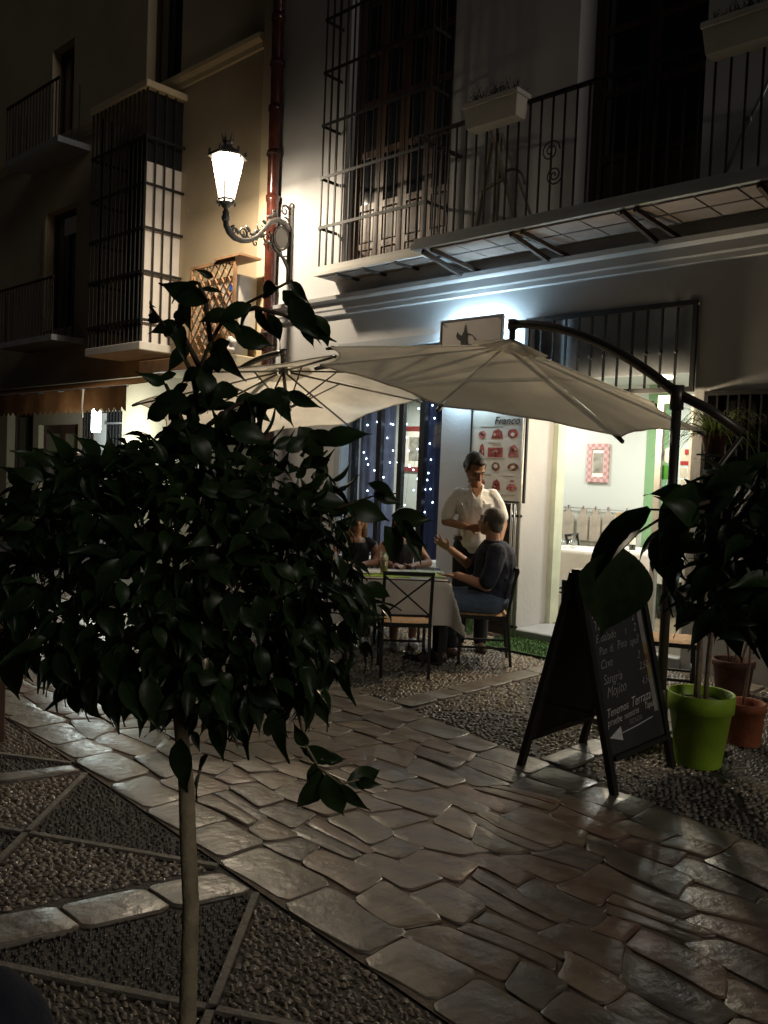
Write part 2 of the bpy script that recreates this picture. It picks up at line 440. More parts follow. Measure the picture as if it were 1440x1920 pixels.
cuts = [0] + sorted([(i + random.uniform(-.14, .14)) / NR for i in range(1, NR)]) + [1]
for i in range(NR):
    lay_course(lambda x, i=i: yl(x) + .25 + (yr(x) - yl(x) - .5) * cuts[i], lambda x, i=i: yl(x) + .25 + (yr(x) - yl(x) - .5) * cuts[i + 1], .15, .42, False, .026)
# slab strips that part the pebble fields, running away from the street on both sides
SK = 0.30
for k, a0 in enumerate((-8.70, -7.22, -5.72, -4.24, -2.72, -1.22)):
    w = .22 if k % 2 == 0 else .13
    b = .02
    while b < 1.0:
        l = random.uniform(.24, .40); xc = a0 + w / 2
        y1 = yl(xc) - b; y0 = y1 - l
        poly = stone_poly(a0, a0 + w, y0, y1, .004, .006, random.random())
        poly = [(px + SK * (py - yl(xc)), py) for px, py in poly]
        stones.append((poly, True)); b += l
x = -9.0
while x < -.6:                                      # outer edging of the near mosaic
    w = random.uniform(.3, .45)
    stones.append((stone_poly(x, x + w, yl(x) - 1.22, yl(x) - 1.04, .005, .006, random.random()), True)); x += w
for a0 in (-9.7, -8.28, -6.86, -5.44, -4.06, -2.66, -1.24):
    y = float(yr(a0)) + .02
    while y < 7.2:
        l = random.uniform(.26, .42); stones.append((stone_poly(a0, a0 + .20, y, y + l, .005, .003, random.random()), True)); y += l

def proj(p):
    v = np.array(p) - O; z = v @ fw; return CX + F * (v @ cr) / z, CY - F * (v @ cu) / z, z
ranked = []
for poly, brd in stones:
    cx = sum(p[0] for p in poly) / len(poly); cy = sum(p[1] for p in poly) / len(poly)
    px, py, dz = proj((cx, cy, 0))
    vis = dz > .5 and -60 < px < 1500 and 900 < py < 2010
    ar = (max(p[0] for p in poly) - min(p[0] for p in poly)) * (max(p[1] for p in poly) - min(p[1] for p in poly))
    ranked.append((ar / dz ** 3 if vis else -1, poly, brd, cx, cy))
ranked.sort(key=lambda t: -t[0])
rest = MB()
for i, (sc_, poly, brd, cx, cy) in enumerate(ranked):
    m, c = stone_mesh(poly, .009 if brd else .010, i)
    if sc_ > 0 and i < 300:
        par = street if yl(cx) <= cy <= yr(cx) else (side_near if cy < yl(cx) else side_far)
        o = _link('border_stone' if brd else 'flagstone', m.mesh('flagstone'), par, (c[0], c[1], 0))
        o.data.materials.append(border_mat if brd else stone_mats[random.choice([0, 0, 0, 1, 1, 1, 2, 3])])
    else:
        if sc_ < 0 and (cx > 1.5 or cx < -22): continue
        m.shift((c[0], c[1], 0)); rest.add(m.v, m.f, True)
tag(obj('far_flagstones', rest, stone_mats[0], street), kind='stuff')

# ---- pebble mosaics: every pebble is a dome set on edge in the mortar
def pebble_field(pts, ang, la, lb, hz, name, m, parent):
    n = len(pts); tv = [(0, 0, 1.0)]
    for r_, z_ in ((.62, .76), (1.0, .0)):
        for j in range(6): tv.append((r_ * math.cos(j * math.pi / 3), r_ * math.sin(j * math.pi / 3), z_))
    tv = np.array(tv); tf = [(0, 1 + j, 1 + (j + 1) % 6) for j in range(6)] + [(1 + j, 7 + j, 7 + (j + 1) % 6, 1 + (j + 1) % 6) for j in range(6)]
    V = np.empty((n, 13, 3)); c, s_ = np.cos(ang)[:, None], np.sin(ang)[:, None]
    X = tv[None, :, 0] * la[:, None]; Y = tv[None, :, 1] * lb[:, None]
    V[:, :, 0] = pts[:, 0:1] + X * c - Y * s_; V[:, :, 1] = pts[:, 1:2] + X * s_ + Y * c
    V[:, :, 2] = -.006 + tv[None, :, 2] * hz[:, None]
    fs = [tuple(i + 13 * k for i in f) for k in range(n) for f in tf]
    me = bpy.data.meshes.new(name); me.from_pydata(V.reshape(-1, 3), [], fs)
    me.polygons.foreach_set('use_smooth', [True] * len(fs)); me.update(); me.materials.append(m)
    o = _link(name, me, parent, (0, 0, 0)); o['kind'] = 'stuff'; return o
def jgrid(x0, x1, y0, y1, sp):
    xs, ys = np.meshgrid(np.arange(x0, x1, sp), np.arange(y0, y1, sp))
    p = np.stack([xs.ravel(), ys.ravel()], 1); p[:, 0] += sp * .5 * (np.round((p[:, 1] - y0) / sp) % 2)
    return p + rng.uniform(-sp * .28, sp * .28, p.shape)
def in_view(p, margin=60, far=15):
    v = np.c_[p, np.zeros(len(p))] - O; z = v @ fw; u = CX + F * (v @ cr) / z; w = CY - F * (v @ cu) / z
    return (z > .5) & (z < far) & (u > -margin) & (u < 1440 + margin) & (w < 1920 + margin)
CELL0, CELLP = -4.24, 1.50
def cells_near(p):
    b = yl(p[:, 0]) - p[:, 1]; a = p[:, 0] + SK * b
    k = np.floor((a - CELL0) / CELLP); aa = a - CELL0 - k * CELLP
    lo = np.where(k % 2 == 0, .14, .23); u = (aa - lo) / (CELLP - lo); w = b / 1.02
    top = w < np.minimum(u, 1 - u); bot = w > np.maximum(u, 1 - u)
    diag = (np.abs(w - u) < .022) | (np.abs(w - 1 + u) < .022)
    ok = (u > .015) & (u < .985) & (b > .012) & (w < 1) & ~diag
    dark = np.where(k % 2 == 0, top | bot, ~(top | bot))
    return ok, dark, top | bot
p = jgrid(-9, -.7, .6, 2.75, .028); p = p[in_view(p)]; ok, dark, tb = cells_near(p)
pl = p[ok & ~dark]; q = tb[ok & ~dark]; n = len(pl)
pebble_field(pl, np.where(q, .35, 1.25) - .2 + rng.normal(0, .38, n), rng.uniform(.010, .023, n), rng.uniform(.0055, .0085, n), rng.uniform(.010, .018, n), 'light_pebbles', pebble_light, side_near)
p = jgrid(-9, -.7, .6, 2.75, .027); p = p[in_view(p)]; ok, dark, tb = cells_near(p)
pl = p[ok & dark]; n = len(pl)
pebble_field(pl, rng.uniform(0, 3.14, n), rng.uniform(.006, .011, n), rng.uniform(.0055, .0085, n), rng.uniform(.011, .018, n), 'dark_pebbles', pebble_dark, side_near)
p = jgrid(-9.5, -.6, 3.6, 7.2, .036); p = p[in_view(p, far=13)]
b = p[:, 1] - yr(p[:, 0]); aa = (p[:, 0] + 4.06) % 1.41; wc = (b % 1.4) / 1.4; uc = (aa - .22) / 1.18
ok = (b > .015) & (aa > .22) & (aa < 1.40) & (np.abs(wc - uc) > .02) & (np.abs(wc - 1 + uc) > .02)
drk = (wc < np.minimum(uc, 1 - uc)) | (wc > np.maximum(uc, 1 - uc))
for sel, nm, mm in ((ok & ~drk, 'light_pebbles', pebble_light), (ok & drk, 'dark_pebbles', pebble_dark)):
    pl = p[sel]; n = len(pl)
    pebble_field(pl, 1.0 + rng.normal(0, .5, n), rng.uniform(.016, .028, n), rng.uniform(.009, .013, n), rng.uniform(.010, .018, n), nm, mm if nm[0] == 'l' else mat('pebble_mid', (0.15, 0.135, 0.115), 0.36, var=0.5, scale=9, bump=0.1), side_far)
# thin cement fillets along the diagonals of the near cells
for k in range(-3, 2):
    lo = .14 if k % 2 == 0 else .23
    a0 = CELL0 + k * CELLP + lo; a1 = CELL0 + (k + 1) * CELLP
    for u0, u1 in ((0, 1), (1, 0)):
        for (w0, w1) in ((0.02, .49), (.51, .97)):
            P = []
            for w in (w0, w1):
                a = a0 + (a1 - a0) * (u0 + (u1 - u0) * w); bb = w * 1.02
                xx = a - SK * bb; P.append((xx, float(yl(xx)) - bb, .004))
            obj('fillet', MB().bar(P[0], P[1], .026, .014), fillet_mat, side_near)

# ================================================================ BUILDINGS
def wall_mesh(x0, x1, z0, z1, holes, yf, yb):
    xs = sorted({x0, x1, *[h[0] for h in holes], *[h[1] for h in holes]}); zs = sorted({z0, z1, *[h[2] for h in holes], *[h[3] for h in holes]})
    m = MB()
    def hole(a, b): return any(h[0] <= a <= h[1] and h[2] <= b <= h[3] for h in holes)
    for i in range(len(xs) - 1):
        for j in range(len(zs) - 1):
            if hole((xs[i] + xs[i + 1]) / 2, (zs[j] + zs[j + 1]) / 2): continue
            a, b, c, d = xs[i], xs[i + 1], zs[j], zs[j + 1]
            m.add([(a, yf, c), (b, yf, c), (b, yf, d), (a, yf, d)], [(0, 1, 2, 3)])
            m.add([(a, yb, c), (b, yb, c), (b, yb, d), (a, yb, d)], [(3, 2, 1, 0)])
    for a, b, c, d in holes:
        m.add([(a, yf, c), (a, yb, c), (a, yb, d), (a, yf, d)], [(0, 1, 2, 3)])
        m.add([(b, yf, c), (b, yb, c), (b, yb, d), (b, yf, d)], [(3, 2, 1, 0)])
        m.add([(a, yf, d), (a, yb, d), (b, yb, d), (b, yf, d)], [(0, 1, 2, 3)])
        if c > z0: m.add([(a, yf, c), (a, yb, c), (b, yb, c), (b, yf, c)], [(3, 2, 1, 0)])
    for a in (x0, x1): m.add([(a, yf, z0), (a, yb, z0), (a, yb, z1), (a, yf, z1)], [(0, 1, 2, 3)])
    m.add([(x0, yf, z1), (x1, yf, z1), (x1, yb, z1), (x0, yb, z1)], [(0, 1, 2, 3)])
    return m

rest_b = thing('restaurant_building', 'white plastered house front with iron balconies and lit open restaurant doorway', 'building', (-4.0, FY, 0))
DOOR = (-4.98, -3.22, -0.06, 3.22); SHOP = (-7.64, -6.06, 0.62, 3.10); SIDEW = (-3.10, -2.55, 0.95, 2.42)
UW1 = (-7.74, -6.10, 4.085, 8.2); UW2 = (-4.55, -3.28, 4.025, 7.6)
TH = 7.92
obj('wall', wall_mesh(-9.12, 5.0, -0.06, 10.5, [DOOR, SHOP, SIDEW, UW1, UW2], FY, TH), plaster_white, rest_b)
# moulded string course
m = MB(); prof = [(0, 3.545), (-.035, 3.555), (-.04, 3.60), (-.05, 3.62), (-.055, 3.70), (-.095, 3.73), (-.105, 3.775), (0, 3.80)]
m.add([(xx, FY - .001 + y, z) for xx in (-9.10, 5.0) for y, z in prof], [(i, i + 1, len(prof) + i + 1, len(prof) + i) for i in range(len(prof) - 1)] + [tuple(range(len(prof)))])
obj('cornice', m, plaster_white, rest_b)
m = MB().box(-9.10, FY - .03, -0.05, -7.9, FY - .001, .55)
obj('plinth', m, trim_grey, rest_b); obj('plinth', MB().box(-6.0, FY - .03, -0.05, -5.66, FY - .001, .55), trim_grey, rest_b)

# --- upper French window behind the first cage balcony
def french_window(x0, x1, z0, z1, y, leaves, m_wood, parent, pane_top=True):
    w = thing_part('french_window', parent)
    W = (x1 - x0) / leaves
    fr = MB().box(x0, y, z0, x0 + .06, y + .07, z1).box(x1 - .06, y, z0, x1, y + .07, z1).box(x0 + .06, y, z1 - .07, x1 - .06, y + .07, z1)
    obj('frame', fr, m_wood, w)
    for k in range(leaves):
        a = x0 + .062 + k * ((x1 - x0 - .124) / leaves); b = a + (x1 - x0 - .124) / leaves - .006
        lf = MB(); s = .065
        lf.box(a, y + .012, z0 + .02, a + s, y + .052, z1 - .08).box(b - s, y + .012, z0 + .02, b, y + .052, z1 - .08)
        rails = [z0 + .02, z0 + .25, z0 + .72, z0 + 1.35, z0 + 1.95, z0 + 2.55, z0 + 3.15, z1 - .16]
        rails = [r_ for r_ in rails if r_ < z1 - .1]
        for r_ in rails: lf.box(a + s, y + .014, r_, b - s, y + .05, r_ + .075)
        obj('leaf_frame', lf, m_wood, w)
        for i, (c, d) in enumerate(zip(rails[:-1], rails[1:])):
            c += .075
            if d - c < .03: continue
            if i < 2:
                obj('panel', MB().box(a + s + .012, y + .02, c + .012, b - s - .012, y + .045, d - .012, ch=.008), m_wood, w)
            else:
                obj('pane', MB().box(a + s, y + .03, c, b - s, y + .036, d), night_glass, w)
    return w
def thing_part(name, parent):
    base = WL[parent.name]; o = _link(name, None, parent, (0, 0, 0)); WL[o.name] = base.copy(); o.empty_display_size = .05; return o
french_window(UW1[0], UW1[1], UW1[2], 8.1, FY + .12, 4, wood_dark, rest_b)
obj('curtain', MB().grid(lambda u, v: (UW1[0] + .1 + .33 * u, FY + .235 + .015 * math.sin(u * 22), 4.6 + 2.9 * v), 24, 1), shutter_white, rest_b)
obj('backing', MB().box(UW1[0], FY + .5, UW1[2], UW1[1], FY + .52, 8.2), dark_void, rest_b)
french_window(UW2[0], UW2[1], UW2[2], 7.55, FY + .30, 2, wood_dark, rest_b)
obj('backing', MB().box(UW2[0], FY + .5, UW2[2], UW2[1], FY + .52, 7.6), dark_void, rest_b)

def rod(h, w=.016):
    return MB().box(-w / 2, -w / 2, 0, w / 2, w / 2, h).mesh('bar')
# --- first balcony: shallow slab and tall barred cage
B1X0, B1X1, B1Y, B1Z = -7.87, -6.13, 6.98, 3.97
bal = thing_part('caged_balcony', rest_b)
obj('slab', MB().box(B1X0, B1Y - .03, B1Z, B1X1, FY - .003, B1Z + .045).box(B1X0 + .02, B1Y - .01, B1Z + .048, B1X1 - .02, FY - .003, B1Z + .11), trim_white, bal)
obj('soffit', MB().box(B1X0 + .04, B1Y + .02, B1Z - .012, B1X1 - .04, FY - .01, B1Z - .002), soffit_tile, bal)
for xx in (-7.45, -7.0, -6.5): obj('bracket', MB().bar((xx, FY, B1Z - .03), (xx - .04, B1Y - .02, B1Z - .02), .03, .03), rust_iron, bal)
nb = 14; me_ = rod(8.3 - B1Z - .11)
repeat('bar', me_, iron, bal, [(B1X0 + .03 + i * (B1X1 - B1X0 - .06) / nb, B1Y + .02, B1Z + .11) for i in range(nb + 1)])
repeat('bar', me_, iron, bal, [(xs_, B1Y + .02 + j * .105, B1Z + .11) for xs_ in (B1X0 + .03, B1X1 - .03) for j in (1, 2)])
for zz in (4.53, 5.12, 5.74, 6.36, 6.98, 7.6):
    obj('rail', MB().box(B1X0 + .01, B1Y + .002, zz, B1X1 - .01, B1Y + .012, zz + .035).box(B1X0 + .012, B1Y + .012, zz, B1X0 + .022, FY - .01, zz + .035).box(B1X1 - .022, B1Y + .012, zz, B1X1 - .012, FY - .01, zz + .035), iron, bal)
    repeat('collar', (MB().box(-.014, -.012, -.012, .014, .012, .047, ch=.004).mesh('collar')), iron, bal, [(B1X0 + .03 + i * (B1X1 - B1X0 - .06) / nb, B1Y + .018, zz) for i in (0, nb)])
# --- second balcony: long, deeper, open railing
B2X0, B2X1, B2Y, B2Z = -5.97, 2.6, 6.60, 3.915
bal = thing_part('long_balcony', rest_b)
obj('slab', MB().box(B2X0, B2Y - .03, B2Z, B2X1, FY - .003, B2Z + .05).box(B2X0 + .02, B2Y - .01, B2Z + .053, B2X1 - .02, FY - .003, B2Z + .11), trim_grey, bal)
for i, xx in enumerate((-5.80, -4.72, -3.60, -2.48, -1.36)):
    obj('bracket', MB().bar((xx, FY, B2Z - .16), (xx - .02, B2Y - .01, B2Z - .03), .035, .045), rust_iron, bal)
    obj('bracket', MB().bar((xx + .17, FY, B2Z - .12), (xx + .10, B2Y - .01, B2Z - .03), .03, .04), rust_iron, bal)
me_t = MB().box(-.165, -.135, 0, .165, .135, .016, ch=.003).mesh('tile')
repeat('tile', me_t, soffit_tile, bal, [(-5.6 + i * .345, B2Y + .16 + j * .30, B2Z - .019) for i in range(12) for j in range(2)])
obj('soffit_bar', MB().box(B2X0 + .05, B2Y + .300, B2Z - .022, -.9, B2Y + .322, B2Z - .002), rust_iron, bal)
me_ = rod(5.045 - B2Z - .11, .015)
repeat('bar', me_, iron, bal, [(B2X0 + .03 + i * .122, B2Y + .01, B2Z + .11) for i in range(40)])
repeat('bar', me_, iron, bal, [(B2X0 + .03, B2Y + .01 + .12 * j, B2Z + .11) for j in range(1, 6)])
obj('handrail', MB().box(B2X0, B2Y - .012, 5.046, B2X1, B2Y + .034, 5.072), iron, bal)
obj('handrail', MB().box(B2X0, B2Y + .035, 5.046, B2X0 + .045, FY - .004, 5.072), iron, bal)
obj('scroll', MB().tube([(-4.35 + .10 * (1 - k / 26) * math.cos(k * .55), B2Y - .012, 4.55 + .10 * (1 - k / 26) * math.sin(k * .55)) for k in range(26)], .007, 5), iron, bal)
obj('scroll', MB().tube([(-4.30 + .09 * (1 - k / 26) * math.cos(-k * .55), B2Y - .012, 4.33 + .09 * (1 - k / 26) * math.sin(-k * .55)) for k in range(26)], .007, 5), iron, bal)

# --- iron grille above the doorway
tr = thing_part('transom_grille', rest_b)
obj('frame', MB().box(-4.98, FY - .05, 3.19, -3.22, FY - .015, 3.235).box(-4.985, FY - .05, 2.44, -4.945, FY - .015, 3.188).box(-3.255, FY - .05, 2.44, -3.215, FY - .015, 3.188).box(-4.944, FY - .05, 2.44, -3.256, FY - .015, 2.485), iron, tr)
bl = [(-4.945 + (i + 1) * (1.69 / 12), FY - .032, 2.486) for i in range(11)]
repeat('bar', rod(.70, .018), iron, tr, bl)
repeat('collar', MB().lathe([(.009, -.02), (.02, -.008), (.02, .008), (.009, .02)], 8).mesh('collar'), iron, tr, [(a, b, 2.80) for a, b, c in bl])
# --- barred side window
sw = thing_part('barred_window', rest_b)
obj('frame', MB().box(-3.12, FY - .03, 2.40, -2.53, FY - .004, 2.44).box(-2.565, FY - .03, .93, -2.53, FY - .004, 2.398).box(-3.12, FY - .03, .93, -3.085, FY - .004, 2.398), iron, sw)
repeat('bar', rod(1.46), iron, sw, [(-3.10 + .092 * i, FY - .016, .94) for i in range(1, 6)])
obj('rail', MB().box(-3.08, FY - .028, 1.62, -2.57, FY - .006, 1.65), iron, sw)
obj('pane', MB().box(-3.10, FY + .2, .95, -2.55, FY + .21, 2.42), night_glass, sw)
# --- shop window with dark timber posts and blind boxes
sh = thing_part('shop_window', rest_b)
obj('frame', MB().box(SHOP[0] - .10, FY - .03, SHOP[3], SHOP[1] + .06, FY - .002, SHOP[3] + .09).box(SHOP[0] - .10, FY - .028, SHOP[2], SHOP[0] - .001, FY - .002, SHOP[3] - .001), trim_grey, sh)
for a, b in ((-7.62, -7.10), (-6.62, -6.08)): obj('blind_box', MB().box(a, FY + .02, 2.86, b, FY + .10, 3.08), wood_dark, sh)
for xx in (-7.55, -7.13, -6.78, -6.45, -6.12): obj('post', MB().box(xx - .035, FY + .12, SHOP[2], xx + .035, FY + .18, 3.085), dark_void, sh)
obj('pane', MB().box(SHOP[0], FY + .20, SHOP[2], SHOP[1], FY + .206, SHOP[3]), glass('window_glass', (.93, .96, .96), .05), sh)
obj('sill', MB().box(SHOP[0] - .05, FY - .08, SHOP[2] - .05, SHOP[1] + .05, FY + .3, SHOP[2] - .002), trim_grey, sh)
# --- doorway: step, frame, glass leaf
obj('threshold', MB().box(DOOR[0] + .002, FY - .04, -.05, DOOR[1] - .002, TH, .10, ch=.01), trim_grey, rest_b)
dl = thing_part('glass_door', rest_b)
obj('frame', MB().box(-3.60, FY + .10, .102, -3.545, FY + .15, 2.43).box(-3.285, FY + .10, .102, -3.225, FY + .15, 2.43).box(-3.544, FY + .10, 2.36, -3.286, FY + .15, 2.43).box(-3.544, FY + .10, .102, -3.286, FY + .15, .24), trim_white, dl)
obj('pane', MB().box(-3.544, FY + .122, .242, -3.286, FY + .128, 2.358), MATS['window_glass'], dl)
def sticker(x0, x1, z0, z1, m, disc=False, dy=.118):
    if disc:
        mb = MB(); r_ = (x1 - x0) / 2; mb.prism([(r_ * math.cos(a * math.pi / 12), r_ * 1.0 * math.sin(a * math.pi / 12)) for a in range(24)], 0, .002, ((x0 + x1) / 2, FY + dy, (z0 + z1) / 2))
    else: mb = MB().box(x0, FY + dy, z0, x1, FY + dy + .002, z1)
    obj('sticker', mb, m, dl)
sticker(-3.545, -3.405, 1.82, 1.96, mat('sticker_white', (.8, .8, .76), .6, var=.02, transl=.5), True)
sticker(-3.535, -3.41, 1.67, 1.80, mat('sticker_green', (.10, .42, .06), .6, var=.05, transl=.5))
sticker(-3.515, -3.425, 1.50, 1.585, mat('sticker_white2', (.75, .78, .8), .6, var=.02, transl=.5))
sticker(-3.50, -3.44, 1.515, 1.57, mat('sticker_blue', (.12, .25, .55), .6, transl=.5), dy=.115)
for i in range(3): sticker(-3.51, -3.43, 1.44 - .055 * i, 1.48 - .055 * i, mat('sticker_cream', (.7, .68, .5), .6, transl=.5))
sticker(-3.37, -3.29, 1.80, 1.95, MATS['sticker_white'])
sticker(-3.33, -3.295, 1.90, 1.945, mat('sticker_red', (.5, .05, .08), .6, transl=.4), dy=.115)
sticker(-3.368, -3.292, 1.805, 1.84, MATS['sticker_red'], dy=.115)
sticker(-3.365, -3.30, 1.69, 1.78, MATS['sticker_white']); sticker(-3.362, -3.305, 1.57, 1.675, MATS['sticker_white'])
# --- dining room behind
room = thing_part('dining_room', rest_b)
RX0, RX1, RYB, RZ0, RZ1 = -10.4, -3.05, 10.0, .11, 2.86
m = MB()
obj('back_wall', MB().box(RX0, RYB, RZ0, RX1, RYB + .1, RZ1), room_wall, room)
obj('side_wall', MB().box(RX1, TH + .001, RZ0, RX1 + .1, RYB + .1, RZ1), room_wall, room)
obj('side_wall', MB().box(RX0 - .1, TH + .001, RZ0, RX0, RYB + .1, RZ1), room_wall, room)
obj('ceiling', MB().box(RX0 - .1, TH + .001, RZ1, RX1 + .1, RYB + .1, RZ1 + .6), room_wall, room)
obj('floor', MB().box(RX0 - .1, TH + .001, RZ0 - .12, RX1 + .1, RYB + .1, RZ0 - .001), room_floor, room)
obj('fascia', MB().box(DOOR[0] + .003, FY + .12, 2.63, DOOR[1] - .003, FY + .16, 3.217), mat('fascia_grey', (.14, .15, .165), .8), room)
obj('green_panel', MB().box(-4.98, RYB - .02, RZ0, -4.70, RYB - .002, RZ1 - .01), room_green, room)
obj('green_panel', MB().box(RX0 + .6, RYB - .02, RZ0, RX0 + .9, RYB - .002, RZ1 - .01), room_green, room)
obj('jamb_strip', MB().box(DOOR[0] + .002, TH - .06, .102, DOOR[0] + .06, TH + .10, 2.75), mat('jamb_green', (.52, .57, .47), .6), rest_b)

# ---------------- ochre house on the left
CYF = FY + .02
och = thing('ochre_house', 'tall cream and ochre house front with barred bay window left of the lantern', 'building', (-14.0, CYF, 0))
WA = (-15.72, -14.88, 7.15, 9.15); WB = (-15.84, -14.66, 4.05, 6.22); WC = (-13.0, -11.45, 3.7, 6.9); WD = (-12.45, -11.46, 7.42, 9.9)
GD = (-15.95, -14.40, -.06, 2.30); DD = (-17.35, -16.18, -.06, 2.56); GW = (-14.20, -12.90, 0.0, 2.50)
obj('wall', wall_mesh(-34.0, -9.44, -.06, 14.0, [WA, WB, WC, WD, GD, DD, GW], CYF, CYF + .4), plaster_cream, och)
obj('pilaster', MB().box(-9.385, CYF - .06, -.05, -9.122, CYF + .3, 10.5).box(-9.439, CYF - .015, -.05, -9.386, CYF + .3, 10.5), mat('pilaster_cream', (.62, .52, .35), .85, var=.08, scale=1.5, bump=.1), och)
m = MB(); prof = [(0, 7.28), (-.03, 7.29), (-.04, 7.36), (-.10, 7.40), (-.11, 7.46), (0, 7.50)]
m.add([(xx, CYF - .002 + y, z) for xx in (-34, -9.44) for y, z in prof], [(i, i + 1, len(prof) + i + 1, len(prof) + i) for i in range(len(prof) - 1)] + [tuple(range(len(prof), 2 * len(prof)))])
obj('cornice', m, MATS['pilaster_cream'], och)
for w_ in (WA, WB, WD, DD):
    win = thing_part('window', och); a, b, c, d = w_; c = max(c, 0)
    obj('frame', MB().box(a, CYF + .16, c, a + .07, CYF + .22, d).box(b - .07, CYF + .16, c, b, CYF + .22, d).box(a + .071, CYF + .16, d - .08, b - .071, CYF + .22, d).box((a + b) / 2 - .04, CYF + .16, c, (a + b) / 2 + .04, CYF + .22, d - .081), wood_dark, win)
    obj('pane', MB().box(a, CYF + .19, c, b, CYF + .2, d), night_glass, win)
bl_ = thing_part('blind', och); obj('white_blind', MB().box(-15.3, CYF + .10, 5.75, -14.75, CYF + .12, 6.05), shutter_white, bl_)
obj('jamb_board', MB().box(-15.9, CYF - .03, 4.3, -15.80, CYF - .002, 6.1), MATS['pilaster_cream'], och)
# small balconies
def small_balcony(x0, x1, y, z, h=.95):
    bb = thing_part('balcony', och)
    obj('slab', MB().box(x0, y - .02, z - .10, x1, CYF - .003, z), trim_grey, bb)
    n = int((x1 - x0) / .12); me = rod(h, .016)
    repeat('bar', me, iron, bb, [(x0 + .02 + i * (x1 - x0 - .04) / n, y, z) for i in range(n + 1)] + [(xx, y + .12 * j, z) for xx in (x0 + .02, x1 - .02) for j in range(1, int((CYF - y) / .12))])
    obj('handrail', MB().box(x0, y - .02, z + h, x1, y + .02, z + h + .025), iron, bb)
small_balcony(-16.3, -14.2, 6.75, 7.10); small_balcony(-16.4, -14.2, 6.72, 3.78)
# barred bay cage
cage = thing_part('bay_cage', och); CX0, CX1, CYc, CZ0, CZ1 = -12.88, -11.30, 6.68, 3.42, 7.06
obj('base', MB().box(CX0 - .03, CYc - .04, CZ0 - .12, CX1 + .03, CYF - .003, CZ0, ch=.01), trim_white, cage)
obj('top', MB().box(CX0 - .05, CYc - .05, CZ1, CX1 + .05, CYF - .003, CZ1 + .10, ch=.01), MATS['pilaster_cream'], cage)
me_ = rod(CZ1 - CZ0, .02)
repeat('bar', me_, iron, cage, [(CX0 + i * (CX1 - CX0) / 13, CYc, CZ0) for i in range(14)] + [(xx, CYc + .155 * j, CZ0) for xx in (CX0, CX1) for j in (1, 2, 3)])
for zz in (3.72, 4.42, 5.05, 5.68, 6.35):
    obj('rail', MB().box(CX0 - .015, CYc - .024, zz, CX1 + .015, CYc - .012, zz + .04).box(CX1 + .012, CYc - .010, zz, CX1 + .024, CYF - .003, zz + .04).box(CX0 - .024, CYc - .010, zz, CX0 - .012, CYF - .003, zz + .04), iron, cage)
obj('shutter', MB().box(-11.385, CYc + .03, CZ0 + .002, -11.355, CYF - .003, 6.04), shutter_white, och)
obj('shaded_panel_top', MB().box(-11.38, CYc + .03, 6.045, -11.36, CYF - .003, CZ1 - .002), night_glass, och)  # lantern roof's shade on the bay side, put in as a dark upper part
obj('dark_pane', MB().box(-13.0, CYF + .06, 3.7, -11.45, CYF + .09, 6.9), dark_void, och)
# ground floor doors and barred window
gd = thing_part('panelled_door', och)
obj('frame', MB().box(GD[0], CYF + .10, 0, GD[0] + .12, CYF + .18, 2.30).box(GD[1] - .12, CYF + .10, 0, GD[1], CYF + .18, 2.30).box(GD[0] + .121, CYF + .10, 2.14, GD[1] - .121, CYF + .18, 2.30).box(-15.25, CYF + .10, 0, -15.07, CYF + .18, 2.139), wood_dark, gd)
obj('pane', MB().box(GD[0] + .12, CYF + .13, .9, -15.25, CYF + .14, 2.14), mat('pale_pane', (.30, .28, .16), .4), gd)
obj('pane', MB().box(-15.07, CYF + .13, .9, GD[1] - .12, CYF + .14, 2.14), MATS['pale_pane'], gd)
obj('lower_panel', MB().box(GD[0] + .12, CYF + .12, 0, GD[1] - .12, CYF + .15, .895), wood_dark, gd)
gw = thing_part('grille_door', och)
obj('white_leaf', MB().box(-13.95, CYF + .06, 0, -13.45, CYF + .10, 2.48), mat('white_paint', (.70, .70, .68), .55, var=.05), gw)
obj('dark_leaf', MB().box(-14.2, CYF + .06, 0, -13.955, CYF + .09, 2.5), wood_dark, gw)
obj('dark_leaf', MB().box(-13.445, CYF + .06, 0, -12.9, CYF + .09, 2.5), night_glass, gw)
obj('notice', MB().box(-13.86, CYF + .045, 1.25, -13.55, CYF + .058, 1.85), mat('notice_grey', (.20, .21, .22), .6, var=.3, scale=14), gw)
repeat('bar', rod(1.05, .022), iron, gw, [(-14.14 + .10 * i, CYF - .02, 1.48) for i in (0, 1, 2, 8, 9, 10, 11, 12)])
obj('rail', MB().box(-14.2, CYF - .035, 1.46, -13.97, CYF - .005, 1.49).box(-13.42, CYF - .035, 1.46, -12.9, CYF - .005, 1.49).box(-13.42, CYF - .035, 2.28, -12.9, CYF - .005, 2.31), mat('grey_steel', (.35, .36, .36), .4, .6), gw)
# ================================================================ FITTINGS ON THE FRONTS
# --- ornate wall lantern (the main light of the street)
LX, LY = -8.73, 6.26
lan = thing('wall_lantern', 'ornate lit street lantern on scrolled iron wall bracket beside red drainpipe', 'street lamp', (LX, FY, 4.05))
obj('back_plate', MB().box(LX - .045, FY - .035, 4.05, LX + .045, FY - .002, 5.02, ch=.006).ell((LX, FY - .02, 5.04), (.05, .018, .05), 10, 6), lamp_iron, lan)
def scroll(cy, cz, r0, turns, a0, sgn=1, rad=.013, name='scroll', r_end=.15):
    n = int(18 * turns) + 2; pts = []
    for k in range(n + 1):
        t = k / n; rr_ = r0 * (1 - t * (1 - r_end)); a = a0 + sgn * t * turns * 2 * math.pi
        pts.append((LX, cy + rr_ * math.cos(a), cz + rr_ * math.sin(a)))
    obj(name, MB().tube(pts, [1.3 * rad * (1 - .5 * k / n) for k in range(n + 1)], 6), lamp_iron, lan)
